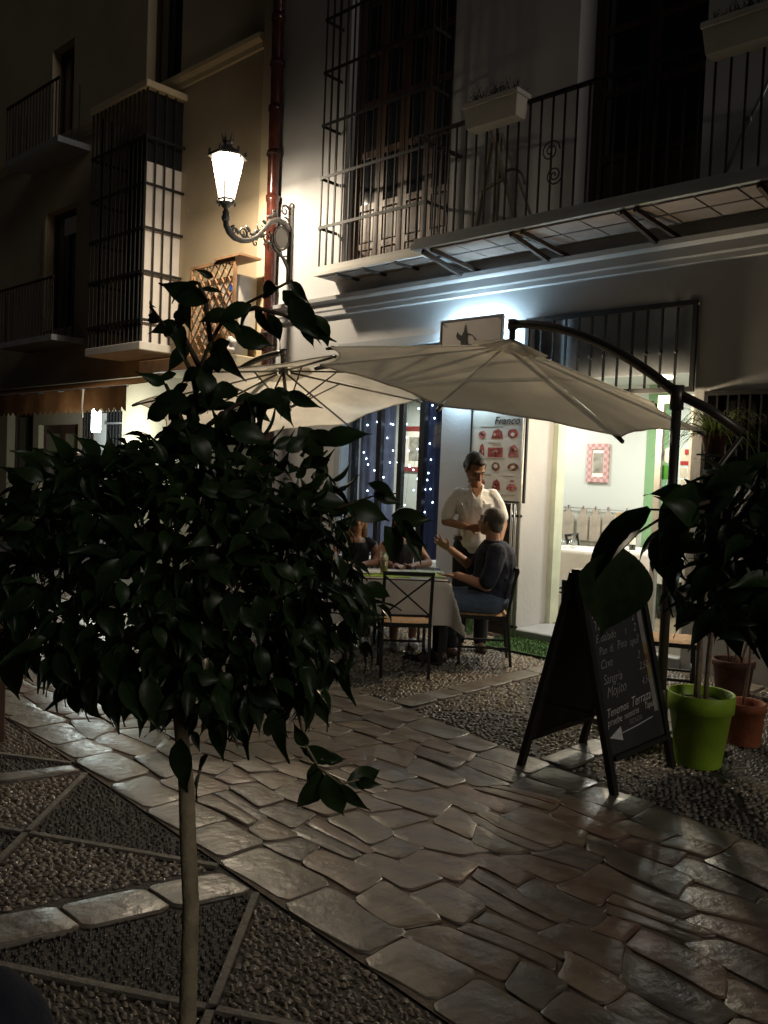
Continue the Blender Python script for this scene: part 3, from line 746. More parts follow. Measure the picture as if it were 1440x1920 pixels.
arm = [(FY - .03, 4.72), (FY - .13, 4.80), (FY - .24, 4.82), (FY - .36, 4.76), (FY - .46, 4.64), (FY - .56, 4.53), (FY - .68, 4.46), (FY - .80, 4.43), (FY - .90, 4.44), (FY - .98, 4.49), (LY + .01, 4.56), (LY, 4.62)]
obj('arm', MB().tube([(LX, a, b) for a, b in arm], [.036, .040, .040, .037, .034, .033, .033, .034, .038, .040, .037, .034], 8), lamp_iron, lan)
obj('medallion', MB().prism([(.105 * math.cos(k * math.pi / 12), .125 * math.sin(k * math.pi / 12)) for k in range(24)], -.012, .012, (LX, FY - .17, 4.60), (0, 1, 0), (0, 0, 1), (1, 0, 0)), mat('medallion', (.16, .15, .14), .5, .4), lan)
obj('medallion_ring', MB().tube([(LX, FY - .17 + .125 * math.cos(k * math.pi / 12), 4.60 + .145 * math.sin(k * math.pi / 12)) for k in range(25)], .016, 6), lamp_iron, lan)
scroll(FY - .12, 4.96, .085, 1.3, -.3, 1); scroll(FY - .10, 4.82, .06, 1.2, 2.0, -1, .010)
scroll(FY - .40, 4.56, .085, 1.4, 1.2, -1, .012); scroll(FY - .50, 4.66, .06, 1.2, 2.5, 1, .009)
scroll(FY - .78, 4.53, .075, 1.5, -1.6, 1, .012); scroll(FY - .68, 4.54, .055, 1.3, 0.2, -1, .009)
scroll(FY - .33, 4.44, .06, 1.3, 0.8, 1, .010)
scroll(FY - .30, 4.90, .05, 1.2, -2.2, 1, .009); scroll(FY - .20, 4.40, .055, 1.3, 1.6, -1, .009); scroll(FY - .90, 4.52, .05, 1.2, -.5, 1, .010); scroll(FY - .58, 4.45, .05, 1.2, .9, 1, .009); scroll(FY - .09, 4.34, .05, 1.1, 1.2, 1, .009)
obj('brace', MB().tube([(LX, FY - .02, 4.12), (LX, FY - .05, 4.25), (LX, FY - .13, 4.36), (LX, FY - .27, 4.44), (LX, FY - .34, 4.55)], [.02, .022, .022, .02, .016], 7), lamp_iron, lan)
for dy, dz in ((-.62, 4.55), (-.70, 4.60), (-.86, 4.53), (-.56, 4.60), (-.45, 4.74), (-.36, 4.83), (-.28, 4.88), (-.76, 4.49), (-.48, 4.56), (-.94, 4.56)):     # cast leaves on the arm
    obj('cast_leaf', MB().ell((LX, FY + dy, dz), (.015, .05, .024), 8, 5, Euler((random.uniform(-.8, .8), 0, 0)).to_matrix()), lamp_iron, lan)
obj('cup', MB().lathe([(.022, 4.60), (.05, 4.62), (.055, 4.66), (.04, 4.68), (.045, 4.72), (.028, 4.735), (.03, 4.76), (.075, 4.80), (.09, 4.815), (.095, 4.83), (.0, 4.835)], 16, (LX, LY, 0)), lamp_iron, lan)
G0, G1, GZ0, GZ1 = .095, .195, 4.86, 5.36                      # hexagonal tapering glass body
hexa = lambda r_, z, k: (LX + r_ * math.cos(math.pi / 3 * k + .2), LY + r_ * math.sin(math.pi / 3 * k + .2), z)
fr = MB()
for k in range(6):
    obj('stile', MB().bar(hexa(G0 + .004, GZ0, k), hexa(G1 + .006, GZ1, k), .013), lamp_iron, lan)
    q = MB(); q.add([hexa(G0, GZ0, k), hexa(G0, GZ0, k + 1), hexa(G1, GZ1, k + 1), hexa(G1, GZ1, k)], [(0, 1, 2, 3)])
    obj('glass_pane', q, glass('lamp_pane', (1, .97, .9), .03, (1.0, .86, .66), 6.0), lan)
    obj('lower_rim', MB().bar(hexa(G0 + .008, GZ0, k), hexa(G0 + .008, GZ0, k + 1), .02), lamp_iron, lan)
    obj('cresting', MB().ell(hexa(G0 + .014, GZ0 - .03, k), (.016, .016, .034), 7, 5), lamp_iron, lan)
roof_prof = [(.0, 5.362), (.235, 5.36), (.24, 5.385), (.205, 5.405), (.15, 5.44), (.09, 5.475), (.055, 5.51), (.05, 5.535), (.07, 5.55), (.045, 5.56), (.0, 5.565)]
obj('roof', MB().lathe(roof_prof, 6, (LX, LY, 0), False), lamp_iron, lan)
for k in range(6):
    a = math.pi / 3 * k
    obj('roof_leaf', MB().ell((LX + .215 * math.cos(a), LY + .215 * math.sin(a), 5.42), (.02, .02, .04), 7, 5), lamp_iron, lan)
    obj('crown_point', MB().cap((LX + .055 * math.cos(a), LY + .055 * math.sin(a), 5.55), (LX + .08 * math.cos(a), LY + .08 * math.sin(a), 5.645), .014, .006, 6), lamp_iron, lan)
obj('bulb', MB().ell((LX, LY, 5.14), (.035, .035, .06), 10, 8), emitter('bulb', (1.0, .86, .66), 40), lan)
pl = bpy.data.lights.new('lantern_light', 'AREA'); pl.shape = 'DISK'; pl.size = .12; pl.energy = 172; pl.color = (1.0, .86, .68)
po = bpy.data.objects.new('lantern_light', pl); C.objects.link(po); po.parent = lan; po.location = Vector((LX, LY, 5.35)) - WL[lan.name]

p2 = bpy.data.lights.new('lantern_glow', 'POINT'); p2.energy = 38; p2.color = (1.0, .86, .68); p2.shadow_soft_size = .05
po2 = bpy.data.objects.new('lantern_glow', p2); C.objects.link(po2); po2.parent = lan; po2.location = Vector((LX, LY, 5.31)) - WL[lan.name]

# --- glazed red drainpipe in sections
dp = thing('drainpipe', 'glazed red ceramic drainpipe of stacked sections between the two houses', 'drainpipe', (-9.02, FY - .10, 0))
for i in range(17):
    z0 = .0 + i * .58; jx = random.uniform(-.006, .006)
    obj('pipe_section', MB().lathe([(.0, z0), (.070, z0), (.076, z0 + .02), (.080, z0 + .48), (.092, z0 + .50), (.094, z0 + .57), (.0, z0 + .572)], 16, (-9.02 + jx, FY - .10, 0)), tile_glaze, dp)
    if i % 2: obj('clip', MB().lathe([(.097, z0 + .505), (.101, z0 + .51), (.101, z0 + .53), (.097, z0 + .535)], 14, (-9.02 + jx, FY - .10, 0)), rust_iron, dp)

# --- back-lit sign panel
sg = thing('lit_sign', 'pale square sign panel glowing blue white from behind with black winged emblem', 'sign', (-5.59, FY, 2.55))
obj('panel', MB().box(-5.98, FY - .165, 2.50, -5.20, FY - .14, 3.27, ch=.004), mat('sign_panel', (.74, .68, .64), .5, var=.03), sg)
obj('edge_frame', MB().box(-5.99, FY - .171, 3.272, -5.19, FY - .135, 3.288).box(-6.0, FY - .171, 2.49, -5.982, FY - .135, 3.288).box(-5.198, FY - .171, 2.49, -5.18, FY - .135, 3.288), mat('sign_edge', (.25, .25, .24), .5), sg)
obj('light_strip', MB().box(-5.95, FY - .10, 3.23, -5.23, FY - .09, 3.24).box(-5.95, FY - .10, 2.54, -5.23, FY - .09, 2.55).box(-5.95, FY - .10, 2.56, -5.94, FY - .09, 3.22).box(-5.24, FY - .10, 2.56, -5.23, FY - .09, 3.22), emitter('led_cold', (.55, .82, 1.0), 300), sg)
for a, b in ((-5.955, 3.245), (-5.225, 3.245)): obj('screw', MB().lathe([(0, 0), (.012, 0), (.012, .004)], 8).mesh('screw'), lamp_iron, sg, (a + 5.59, -.170, b - 2.55))
em = [(-.10, .10), (-.115, .055), (-.09, .02), (-.05, .0), (-.045, -.05), (.0, -.075), (.05, -.07), (.10, -.045), (.045, -.04), (.02, .01), (.03, .05), (.015, .11), (.0, .175), (-.012, .10), (-.04, .055), (-.07, .07)]
obj('emblem', MB().prism([(a * 1.0, b * 1.0) for a, b in em], -.003, 0, (-5.66, FY - .168, 3.05)), ink, sg)
obj('emblem_arc', MB().tube([(-5.62 + .11 * math.cos(a), FY - .169, 3.0 + .12 * math.sin(a)) for a in np.linspace(2.2, .0, 12)], .004, 5), ink, sg)

# --- folded shutter gate left of the doorway with the picture menu hung on it
gt = thing('folding_gate', 'folded dark iron gate with scrollwork standing open beside the doorway', 'gate', (-5.1, FY - .10, 0))
obj('leaf', MB().box(-5.34, FY - .09, .03, -4.99, FY - .05, 1.375, ch=.004), wood_dark, gt)
for xx in (-5.00, -4.955, -4.90): obj('upright', MB().tube([(xx, FY - .115, .02), (xx, FY - .115, 1.37 if xx < -4.92 else 2.42)], .013, 7), mat('gate_paint', (.42, .39, .34), .35, .4, var=.2, scale=10), gt)
for zz in (.12, .68, 1.24): obj('rail', MB().box(-5.36, FY - .125, zz, -4.88, FY - .10, zz + .025), iron, gt)
for zz in (.32, .50, .88, 1.06, 1.32):
    for sx in (-5.24, -5.10):
        obj('gate_scroll', MB().tube([(sx + .06 * (1 - k / 22) * math.cos(k * .5), FY - .105, zz + .06 * (1 - k / 22) * math.sin(k * .5)) for k in range(20)], .006, 5), iron, gt)
PX0, PX1, PZ0, PZ1, PY = -5.62, -4.905, 1.38, 2.52, FY - .045
ps = thing('menu_board', 'tall cream menu poster board with rows of food pictures beside the doorway', 'menu board', (-5.26, PY, PZ0))
obj('sheet', MB().box(PX0 + .02, PY, PZ0 + .02, PX1 - .02, PY + .012, PZ1 - .02), paper, ps)
obj('frame', MB().box(PX0, PY - .006, PZ0, PX0 + .022, PY + .02, PZ1).box(PX1 - .022, PY - .006, PZ0, PX1, PY + .02, PZ1).box(PX0 + .023, PY - .006, PZ0, PX1 - .023, PY + .02, PZ0 + .012), board_black, ps)
food = [mat('food_red', (.36, .07, .06), .6, var=.7, scale=26, detail=6), mat('food_brown', (.22, .10, .06), .6, var=.8, scale=30, detail=6), mat('food_pink', (.48, .16, .14), .6, var=.6, scale=22, detail=6)]
def pic(u, v, w, h, shape, m_):
    v = .62 - (.80 - v) * .82; cx_ = PX0 + .02 + u * .675; cz_ = PZ0 + v * 1.12; r_ = random.Random(u + v)
    if shape == 'o': poly = [(w / 2 * math.cos(k * math.pi / 9) * r_.uniform(.9, 1.05), h / 2 * math.sin(k * math.pi / 9) * r_.uniform(.9, 1.05)) for k in range(18)]
    elif shape == 'r': poly = [(-w / 2, -h / 2), (w / 2, -h / 2), (w / 2, h / 2), (-w / 2, h / 2)]
    else: poly = [(-w / 2, -h / 2), (w / 2, -h / 2), (w * .42, h * .2), (w * .1, h / 2), (-w * .3, h * .3)]
    obj('food_picture', MB().prism(poly, -.0015, -.0002, (cx_, PY, cz_)), m_, ps)
    for q in range(3): obj('food_detail', MB().prism([(w * .17 * r_.uniform(.6, 1.2) * math.cos(k * math.pi / 4), h * .15 * r_.uniform(.6, 1.2) * math.sin(k * math.pi / 4)) for k in range(8)], -.0028, -.0018, (cx_ + w * r_.uniform(-.2, .2), PY, cz_ + h * r_.uniform(-.22, .18))), food[(q + 1) % 3] if q else mat('food_cream', (.55, .38, .25), .6, var=.5, scale=30), ps)
for u, v, w, h, s_, c in ((.20, .80, .10, .085, 'o', 2), (.48, .81, .15, .10, 'p', 0), (.77, .81, .13, .10, 'o', 0), (.20, .63, .075, .13, 'p', 0), (.46, .60, .19, .10, 'r', 0), (.79, .62, .13, .13, 'p', 2),
                          (.20, .44, .10, .085, 'o', 1), (.48, .44, .11, .095, 'o', 1), (.80, .44, .14, .08, 'o', 1), (.50, .24, .11, .11, 'p', 0), (.79, .21, .14, .08, 'o', 2), (.80, .285, .06, .025, 'o', 2), (.22, .25, .10, .09, 'o', 2)): pic(u, v, w, h, s_, food[c])
for u, v, w, h in ((.48, .445, .05, .045), (.77, .80, .05, .04), (.80, .44, .05, .03)): pic(u, v, w, h, 'o', paper) if False else obj('plate_print', MB().prism([(w / 2 * math.cos(k * math.pi / 6), h / 2 * math.sin(k * math.pi / 6)) for k in range(12)], -.003, -.002, (PX0 + .02 + u * .675, PY, PZ0 + (.62 - (.80 - v) * .82) * 1.12)), paper, ps)
for i, (u, v, w) in enumerate(((.16, .885, .42), (.33, .705, .22), (.40, .68, .16), (.10, .525, .55), (.10, .345, .30), (.62, .335, .20), (.60, .125, .26))):
    v = .62 - (.80 - v) * .82
    obj('print_line', MB().box(PX0 + .02 + u * .675, PY - .0012, PZ0 + v * 1.12, PX0 + .02 + (u + w) * .675, PY - .0002, PZ0 + v * 1.12 + .006), mat('print_grey', (.40, .33, .28), .7, var=.5, scale=120), ps)
put_text('lettering', 'Franco', .115, ink, ps, (PX0 + .30, PY - .002, PZ0 + .80), (1, 0, 0), (0, 0, 1), shear=.25)

# --- doorway spotlights
SX, SY = -3.86, FY - .10
sl = thing('door_spotlight', 'small bright spotlights clustered under the iron grille over the doorway', 'spotlight', (SX, FY - .05, 2.42))
obj('track', MB().box(SX - .24, SY - .02, 2.412, SX + .06, SY + .02, 2.438).bar((SX - .1, SY + .02, 2.425), (SX - .1, FY - .05, 2.46), .02), iron, sl)
for xx, e in ((SX - .20, 12), (SX, 40)):
    obj('spot_head', MB().lathe([(.0, 2.41), (.03, 2.41), (.034, 2.37), (.04, 2.33), (.036, 2.33), (.03, 2.36)], 14, (xx, SY, 0)), mat('spot_white', (.7, .68, .62), .4), sl)
    obj('lens', MB().ell((xx, SY, 2.335), (.034, .034, .018), 12, 6), emitter('spot_lens_%d' % e, (1.0, .84, .58), e), sl)
d = bpy.data.lights.new('door_light', 'POINT'); d.energy = 105; d.color = (1.0, .80, .52); d.shadow_soft_size = .04
do_ = bpy.data.objects.new('door_light', d); C.objects.link(do_); do_.parent = sl; do_.location = Vector((SX, SY, 2.29)) - WL[sl.name]

# --- planter boxes and trestle on the long balcony
pcol = mat('planter_cream', (.55, .52, .46), .7, var=.08, scale=6)
def planter(x0, x1, y, z0, z1, label):
    p_ = thing('planter_box', label, 'planter', ((x0 + x1) / 2, y, z0), group='planters on the long balcony')
    m = MB(); ins = .025
    m.add([(x0 + ins, y - .075, z0), (x1 - ins, y - .075, z0), (x1 - ins, y + .075, z0), (x0 + ins, y + .075, z0), (x0, y - .10, z1 - .05), (x1, y - .10, z1 - .05), (x1, y + .10, z1 - .05), (x0, y + .10, z1 - .05)], [(3, 2, 1, 0), (0, 1, 5, 4), (1, 2, 6, 5), (2, 3, 7, 6), (3, 0, 4, 7)])
    obj('box', m, pcol, p_)
    obj('rim', MB().box(x0 - .012, y - .112, z1 - .049, x1 + .012, y + .112, z1, ch=.006), pcol, p_)
    obj('soil', MB().box(x0 + .02, y - .09, z1 + .001, x1 - .02, y + .09, z1 + .012), soil, p_)
    pm_ = MB()
    for i in range(70):
        bx, by = random.uniform(x0 + .04, x1 - .04), random.uniform(y - .07, y + .07); hh = random.uniform(.04, .14)
        tx, ty = random.uniform(-.08, .08), random.uniform(-.08, .08)
        pm_.add([(bx - .008, by, z1), (bx + .008, by, z1), (bx + tx, by + ty, z1 + hh)], [(0, 1, 2)])
        for q in range(2):
            lx, ly, lz = bx + tx * .7 + random.uniform(-.02, .02), by + ty * .7, z1 + hh * random.uniform(.5, 1)
            pm_.add([(lx, ly, lz), (lx + .02, ly + .008, lz + .012), (lx + .035, ly, lz + .004), (lx + .02, ly - .01, lz + .002)], [(0, 1, 2, 3)])
    tag(obj('foliage', pm_, leaf_mat, p_), kind='stuff')
planter(-5.23, -4.62, B2Y - .08, 4.90, 5.13, 'cream planter box hooked on the long balcony rail above the sign')
planter(-2.93, -2.25, B2Y - .08, 4.90, 5.14, 'cream planter box on the balcony rail cut by the right photo edge')
ts = thing('wooden_trestle', 'grey wooden trestle with crossed legs standing on the balcony under a planter', 'trestle', (-5.0, 6.85, B2Z + .11))
z0 = B2Z + .111
for p_, q_ in (((-5.33, 6.80, z0), (-5.16, 6.82, 4.98)), ((-4.82, 6.80, z0), (-5.16, 6.79, 4.98)), ((-5.30, 7.1, z0), (-5.12, 6.86, 4.98)), ((-4.80, 7.1, z0), (-5.12, 6.89, 4.98))):
    obj('leg', MB().bar(p_, q_, .05, .03), mat('trestle_wood', (.20, .17, .14), .8, var=.2), ts)
obj('crossbar', MB().bar((-5.25, 6.775, z0 + .40), (-4.99, 6.775, z0 + .46), .04, .02), MATS['trestle_wood'], ts)
obj('curved_brace', MB().tube([(-4.95 + .18 * math.cos(a), 6.83, z0 + .34 + .22 * math.sin(a)) for a in np.linspace(2.6, .2, 10)], .014, 6), MATS['trestle_wood'], ts)
ts2 = thing('leaning_pole', 'thin metal pole leaning behind the balcony bars below the right planter', 'pole', (-2.6, 6.75, z0))
obj('shaft', MB().tube([(-2.86, 6.75, z0), (-2.42, 6.75, 4.93)], .018, 7), MATS['grey_steel'], ts2)
obj('clamp', MB().box(-2.70, 6.73, 4.43, -2.64, 6.77, 4.48, ch=.005), MATS['grey_steel'], ts2)

# --- lattice screen with air-conditioner, ledge with odds and ends
LYs = 6.80
lg = thing('shop_ledge', 'cream ledge with timber edge above the awning carrying a lattice screen and clutter', 'ledge', (-10.2, CYF, 2.95))
obj('slab', MB().box(-11.25, LYs - .12, 2.95, -9.15, CYF - .003, 3.10, ch=.01), MATS['pilaster_cream'], lg)
obj('timber_edge', MB().box(-11.27, LYs - .16, 2.93, -9.13, LYs - .122, 3.12, ch=.006), wood_mid, lg)
lt = thing('lattice_screen', 'brown diamond lattice screen in front of the air conditioner', 'lattice', (-9.8, LYs, 3.1))
lx0, lx1, lz0, lz1 = -10.24, -9.22, 3.10, 4.36
obj('frame', MB().box(lx0, LYs - .02, lz0, lx0 + .04, LYs + .02, lz1).box(lx1 - .04, LYs - .02, lz0, lx1, LYs + .02, lz1).box(lx0 + .041, LYs - .02, lz1 - .04, lx1 - .041, LYs + .02, lz1).box(lx0 + .041, LYs - .02, lz0, lx1 - .041, LYs + .02, lz0 + .04), wood_mid, lt)
def clipseg(c, s_):
    a, b = lx0 + .04, lx1 - .04; pts = []
    for xx in (a, b):
        zz = s_ * (xx - a) + c
        if lz0 + .04 <= zz <= lz1 - .04: pts.append((xx, zz))
    for zz in (lz0 + .04, lz1 - .04):
        xx = a + (zz - c) / s_
        if a < xx < b: pts.append((xx, zz))
    return pts[:2] if len(pts) >= 2 else None
for s_, dy in ((1.3, -.006), (-1.3, .006)):
    for i in range(-12, 24):
        sg_ = clipseg(lz0 + i * .19, s_)
        if sg_: obj('slat', MB().bar((sg_[0][0], LYs + dy, sg_[0][1]), (sg_[1][0], LYs + dy, sg_[1][1]), .008, .022, up=(0, 1, 0)), wood_mid, lt)
obj('cap_board', MB().box(lx1 - .42, LYs - .05, lz1 + .002, lx1 + .14, LYs + .30, lz1 + .03), wood_mid, lt)
ac = thing('air_conditioner', 'white air conditioner box with blue badge behind the lattice screen', 'air conditioner', (-9.75, 7.0, 3.15))
obj('casing', MB().box(-10.12, LYs + .10, 3.30, -9.30, LYs + .42, 4.18, ch=.02), mat('ac_white', (.55, .52, .48), .5), ac)
obj('grille_ring', MB().tube([(-9.82 + .25 * math.cos(a), LYs + .092, 3.70 + .25 * math.sin(a)) for a in np.linspace(0, 2 * math.pi, 25)], .012, 5), iron, ac)
obj('badge', MB().box(-9.48, LYs + .09, 3.98, -9.36, LYs + .098, 4.10), mat('badge_blue', (.03, .12, .5), .4), ac)
for k in range(2): obj('foot', MB().box(-10.0 + k * .5, LYs + .14, 3.102, -9.92 + k * .5, LYs + .38, 3.30), MATS['grey_steel'], ac)
bx = thing('cardboard_box', 'opened brown cardboard box on the ledge under the lattice', 'box', (-9.45, 6.72, 3.1))
obj('carton', MB().box(-9.62, LYs - .10, 3.102, -9.30, LYs - .03, 3.28), mat('card', (.50, .30, .12), .8, var=.1), bx)
obj('flap', MB().add([(-9.62, LYs - .10, 3.281), (-9.30, LYs - .10, 3.281), (-9.28, LYs - .17, 3.36), (-9.64, LYs - .17, 3.36)], [(0, 1, 2, 3)]), MATS['card'], bx)
dr = thing('plastic_bag', 'crumpled pale plastic bag lying on the ledge beside the drainpipe', 'bag', (-9.2, 6.75, 3.1))
m = MB()
for i in range(16): m.ell((-9.20 + random.uniform(-.07, .07), LYs - .06 + random.uniform(-.03, .03), 3.14 + random.uniform(0, .14)), (random.uniform(.03, .06), random.uniform(.02, .05), random.uniform(.03, .07)), 8, 6)
o = _link('crumple', melt(m, .012, 2), dr, -WL[dr.name]); o.data.materials.append(shutter_white)

# --- awning over the neighbour's shop with its lamp
aw = thing('shop_awning', 'dark orange brown fabric awning with scalloped edge over the neighbouring shop', 'awning', (-13.5, CYF, 2.8))
AX0, AX1, AYF, AZ0, AZ1 = -18.2, -11.1, 6.35, 2.74, 3.02
obj('canopy', MB().grid(lambda u, v: (AX0 + (AX1 - AX0) * u, CYF - .01 + (AYF - CYF) * v, AZ1 + (AZ0 - AZ1) * v - .03 * math.sin(v * 3.14)), 20, 6), awning_cloth, aw)
def val(u, v):
    xx = AX0 + (AX1 - AX0) * u; sc_ = abs(math.sin(xx * math.pi / .20)); L_ = .30 + .07 * sc_
    return (xx, AYF - .004 + .012 * math.sin(xx * 9), AZ0 - L_ * v)
obj('valance', MB().grid(val, 280, 3), awning_cloth, aw)
obj('front_bar', MB().tube([(AX0, AYF + .02, AZ0 - .005), (AX1, AYF + .02, AZ0 - .005)], .02, 8), MATS['grey_steel'], aw)
obj('hook_arm', MB().tube([(-12.30, AYF - .03, 2.73), (-12.33, AYF - .03, 2.45), (-12.33, AYF - .02, 2.30)], .016, 6), MATS['spot_white'], aw)
lm = thing('shop_lamp', 'small bright white lamp hanging under the neighbouring awning', 'lamp', (-12.45, 6.62, 2.3))
obj('stem', MB().tube([(-12.45, 6.62, 2.50), (-12.45, 6.62, 2.80)], .01, 6), iron, lm)
obj('shade', MB().lathe([(.02, 2.50), (.04, 2.49), (.05, 2.46), (.045, 2.46), (.03, 2.485)], 14, (-12.45, 6.62, 0)), MATS['spot_white'], lm)
obj('globe', MB().lathe([(0, 2.10), (.06, 2.10), (.07, 2.13), (.07, 2.42), (.045, 2.46), (0, 2.46)], 14, (-12.45, 6.62, 0)), emitter('cold_globe', (.85, 1.0, .95), 25), lm)
d = bpy.data.lights.new('shop_light', 'POINT'); d.energy = 80; d.color = (.88, 1.0, .95); d.shadow_soft_size = .06
do_ = bpy.data.objects.new('shop_light', d); C.objects.link(do_); do_.parent = lm; do_.location = Vector((-12.45, 6.70, 2.04)) - WL[lm.name]

# ================================================================ PARASOLS
def umbrella(label, c, Rr, h, az, tx, ty, post, arm_tail):
    u_ = thing('cantilever_umbrella', label, 'umbrella', (post[0], post[1], 0), group='cantilever umbrellas outside the restaurant')
    T = Matrix.Translation(Vector(c)) @ (Matrix.Rotation(ty, 4, 'Y') @ Matrix.Rotation(tx, 4, 'X'))
    def P(a, rad, up=0.0): return T @ Vector((Rr * rad * math.cos(a), Rr * rad * math.sin(a), h * (1 - rad) ** 1.0 + up))
    n8 = 8
    for k in range(n8):
        a0 = az + 2 * math.pi * k / n8; a1 = a0 + 2 * math.pi / n8
        def fn(i, j, a0=a0, a1=a1):
            rad = .10 + .90 * i; A = P(a0, rad); B = P(a1, rad); p = A.lerp(B, j)
            mid = 4 * j * (1 - j)
            ctr = P(0, 0); p = p.lerp(ctr, .075 * mid * i ** 3)          # scooped hem
            p = p - Vector((0, 0, 1)) * .035 * mid * i * (1 - i * .4)      # sag between ribs
            p += Vector((0, 0, .004 * math.sin(17 * j + 9 * i + k) * i))
            return p
        obj('canopy_panel', MB().grid(fn, 10, 8), canvas, u_)
        obj('hem', MB().tube([fn(1, j / 8) for j in range(9)], .006, 5), canvas, u_)
        obj('rib', MB().tube([P(a0, .05, -.035), P(a0, .5, -.03), P(a0, 1.0, -.018)], .0105, 6), alu_bronze, u_)
        obj('strut', MB().tube([T @ Vector((.03 * math.cos(a0), .03 * math.sin(a0), h - .42)), P(a0, .40, -.035)], .008, 6), alu_bronze, u_)
        obj('rib_tip', MB().cap(P(a0, .985, -.012), P(a0, 1.02, -.018), .016, .014, 8), alu_bronze, u_)
    for k in range(n8):                               # little vent cap on top
        a0 = az + 2 * math.pi * k / n8; a1 = a0 + 2 * math.pi / n8
        obj('vent_panel', MB().grid(lambda i, j: P(a0, .20 * i, .045 - .018 * i).lerp(P(a1, .20 * i, .045 - .018 * i), j) + Vector((0, 0, .012 * math.sin(j * 6.28 * 2 + k) * i)), 3, 4), canvas, u_)
    obj('hub', MB().tube([T @ Vector((0, 0, h + .03)), T @ Vector((0, 0, h - .06))], .05, 12), alu_bronze, u_)
    obj('runner', MB().tube([T @ Vector((0, 0, h - .39)), T @ Vector((0, 0, h - .45))], .042, 12), alu_bronze, u_)
    obj('centre_tube', MB().tube([T @ Vector((0, 0, h - .05)), T @ Vector((0, 0, h - .40))], .018, 8), alu_bronze, u_)
    top = T @ Vector((0, 0, h + .02)); elbow = top + Vector((0, 0, .13))
    obj('hanger', MB().tube([top, elbow - Vector((0, 0, .02)), elbow], .026, 10), alu_bronze, u_)
    pt = Vector(post)                                  # where arm and post meet
    tail = Vector(arm_tail); pts = []
    for i in range(17):
        t = i / 16; p = elbow.lerp(pt, t); p.z += .16 * 4 * t * (1 - t) * .75; pts.append(p)
    pts += [pt.lerp(tail, .5) + Vector((0, 0, .02)), tail]
    obj('arm', MB().tube(pts, .031, 10), alu_bronze, u_)
    obj('joint', MB().tube([elbow + Vector((-.0, 0, -.035)), elbow + Vector((0, 0, .035))], .040, 10), alu_bronze, u_)
    obj('post', MB().tube([(pt.x, pt.y, .06), (pt.x, pt.y, pt.z)], .030, 12), alu_bronze, u_)
    obj('clamp', MB().tube([(pt.x, pt.y, pt.z - .10), (pt.x, pt.y, pt.z + .05)], .042, 12), alu_bronze, u_)
    obj('stay', MB().tube([tail + Vector((0, 0, -.02)), (pt.x, pt.y, pt.z - .85)], .016, 7), alu_bronze, u_)
    obj('crank', MB().cap((pt.x + .03, pt.y - .05, pt.z - 1.0), (pt.x + .05, pt.y - .10, pt.z - 1.05), .02, .016, 8), alu_bronze, u_)
    obj('base_arm', MB().box(pt.x - .45, pt.y - .035, .02, pt.x + .45, pt.y + .035, .06, ch=.005), alu_bronze, u_)
    obj('base_arm', MB().box(pt.x - .035, pt.y - .45, .0205, pt.x + .035, pt.y - .036, .06, ch=.005).box(pt.x - .035, pt.y + .036, .0205, pt.x + .035, pt.y + .45, .06, ch=.005), alu_bronze, u_)
    obj('base_socket', MB().lathe([(.055, .06), (.05, .12), (.042, .32), (.036, .34)], 12, (pt.x, pt.y, 0)), alu_bronze, u_)
    return u_
pR = at_depth(1270, 738, 5.3); tR = at_depth(1392, 812, 5.15)
umbrella('open cream parasol nearest the doorway with its arm arching over from the right', (-3.872, 5.365, 2.323), 1.467, .312, 4.328, .098, .276, pR, tR)
umbrella('open cream parasol further left, its ribbed underside lit by the lantern', (-6.66, 5.58, 2.31), 1.46, .345, 1.940, -.007, -.22, (-8.35, 5.75, 2.35), (-8.75, 5.8, 2.05))
# ================================================================ TABLE, CHAIRS
def zrot(d): return math.atan2(d[1], d[0])
def make_chair(label, loc, rz, group='iron cross-back chairs'):
    """local frame: back at -y, seat faces +y"""
    t = thing('cross_back_chair', label, 'chair', loc, rz, group)
    L0 = (0, 0, 0); w, dp_, sh_, bh = .19, .20, .44, .84
    t_ = .024
    def part(n, m, mm): obj(n, m, mm, t, L0)
    for sx in (-1, 1):
        part('leg', MB().bar((sx * w, dp_, 0), (sx * w, dp_ - .01, sh_), t_), iron)
        part('back_post', MB().bar((sx * w, -dp_ - .05, 0), (sx * w, -dp_, sh_ - .02), t_).bar((sx * w, -dp_, sh_ - .02), (sx * w, -dp_ - .07, bh), t_), iron)
        part('side_stretcher', MB().bar((sx * w, dp_ - .015, .16), (sx * w, -dp_ - .02, .16), .018), iron)
        part('foot_cap', MB().box(sx * w - .015, dp_ - .015, 0, sx * w + .015, dp_ + .015, .02), board_black)
    part('seat_frame', MB().box(-w - .015, -dp_ - .012, sh_ - .035, w + .015, dp_ + .012, sh_ - .002), iron)
    def seat(u, v):
        x_, y_ = (u - .5) * 2, (v - .5) * 2
        return (x_ * (w + .012), y_ * (dp_ + .012), sh_ + .028 - .02 * (1 - x_ * x_ * .6) * (1 - y_ * y_ * .6) + .006 * math.cos(v * 50) * .3 - .022 * max(abs(x_), abs(y_)) ** 8)
    part('seat', MB().grid(seat, 10, 14), rush)
    part('top_rail', MB().bar((-w - .014, -dp_ - .07, bh), (w + .014, -dp_ - .07, bh), .03, .03), iron)
    part('lower_rail', MB().bar((-w, -dp_ - .012, sh_ + .06), (w, -dp_ - .012, sh_ + .06), .018), iron)
    part('cross_bar', MB().bar((-w, -dp_ - .015, sh_ + .06), (w, -dp_ - .066, bh - .02), .014), iron)
    part('cross_bar', MB().bar((w, -dp_ - .031, sh_ + .06), (-w, -dp_ - .082, bh - .02), .014), iron)
    part('front_stretcher', MB().bar((-w, dp_ - .01, .22), (w, dp_ - .01, .22), .018), iron)
    return t
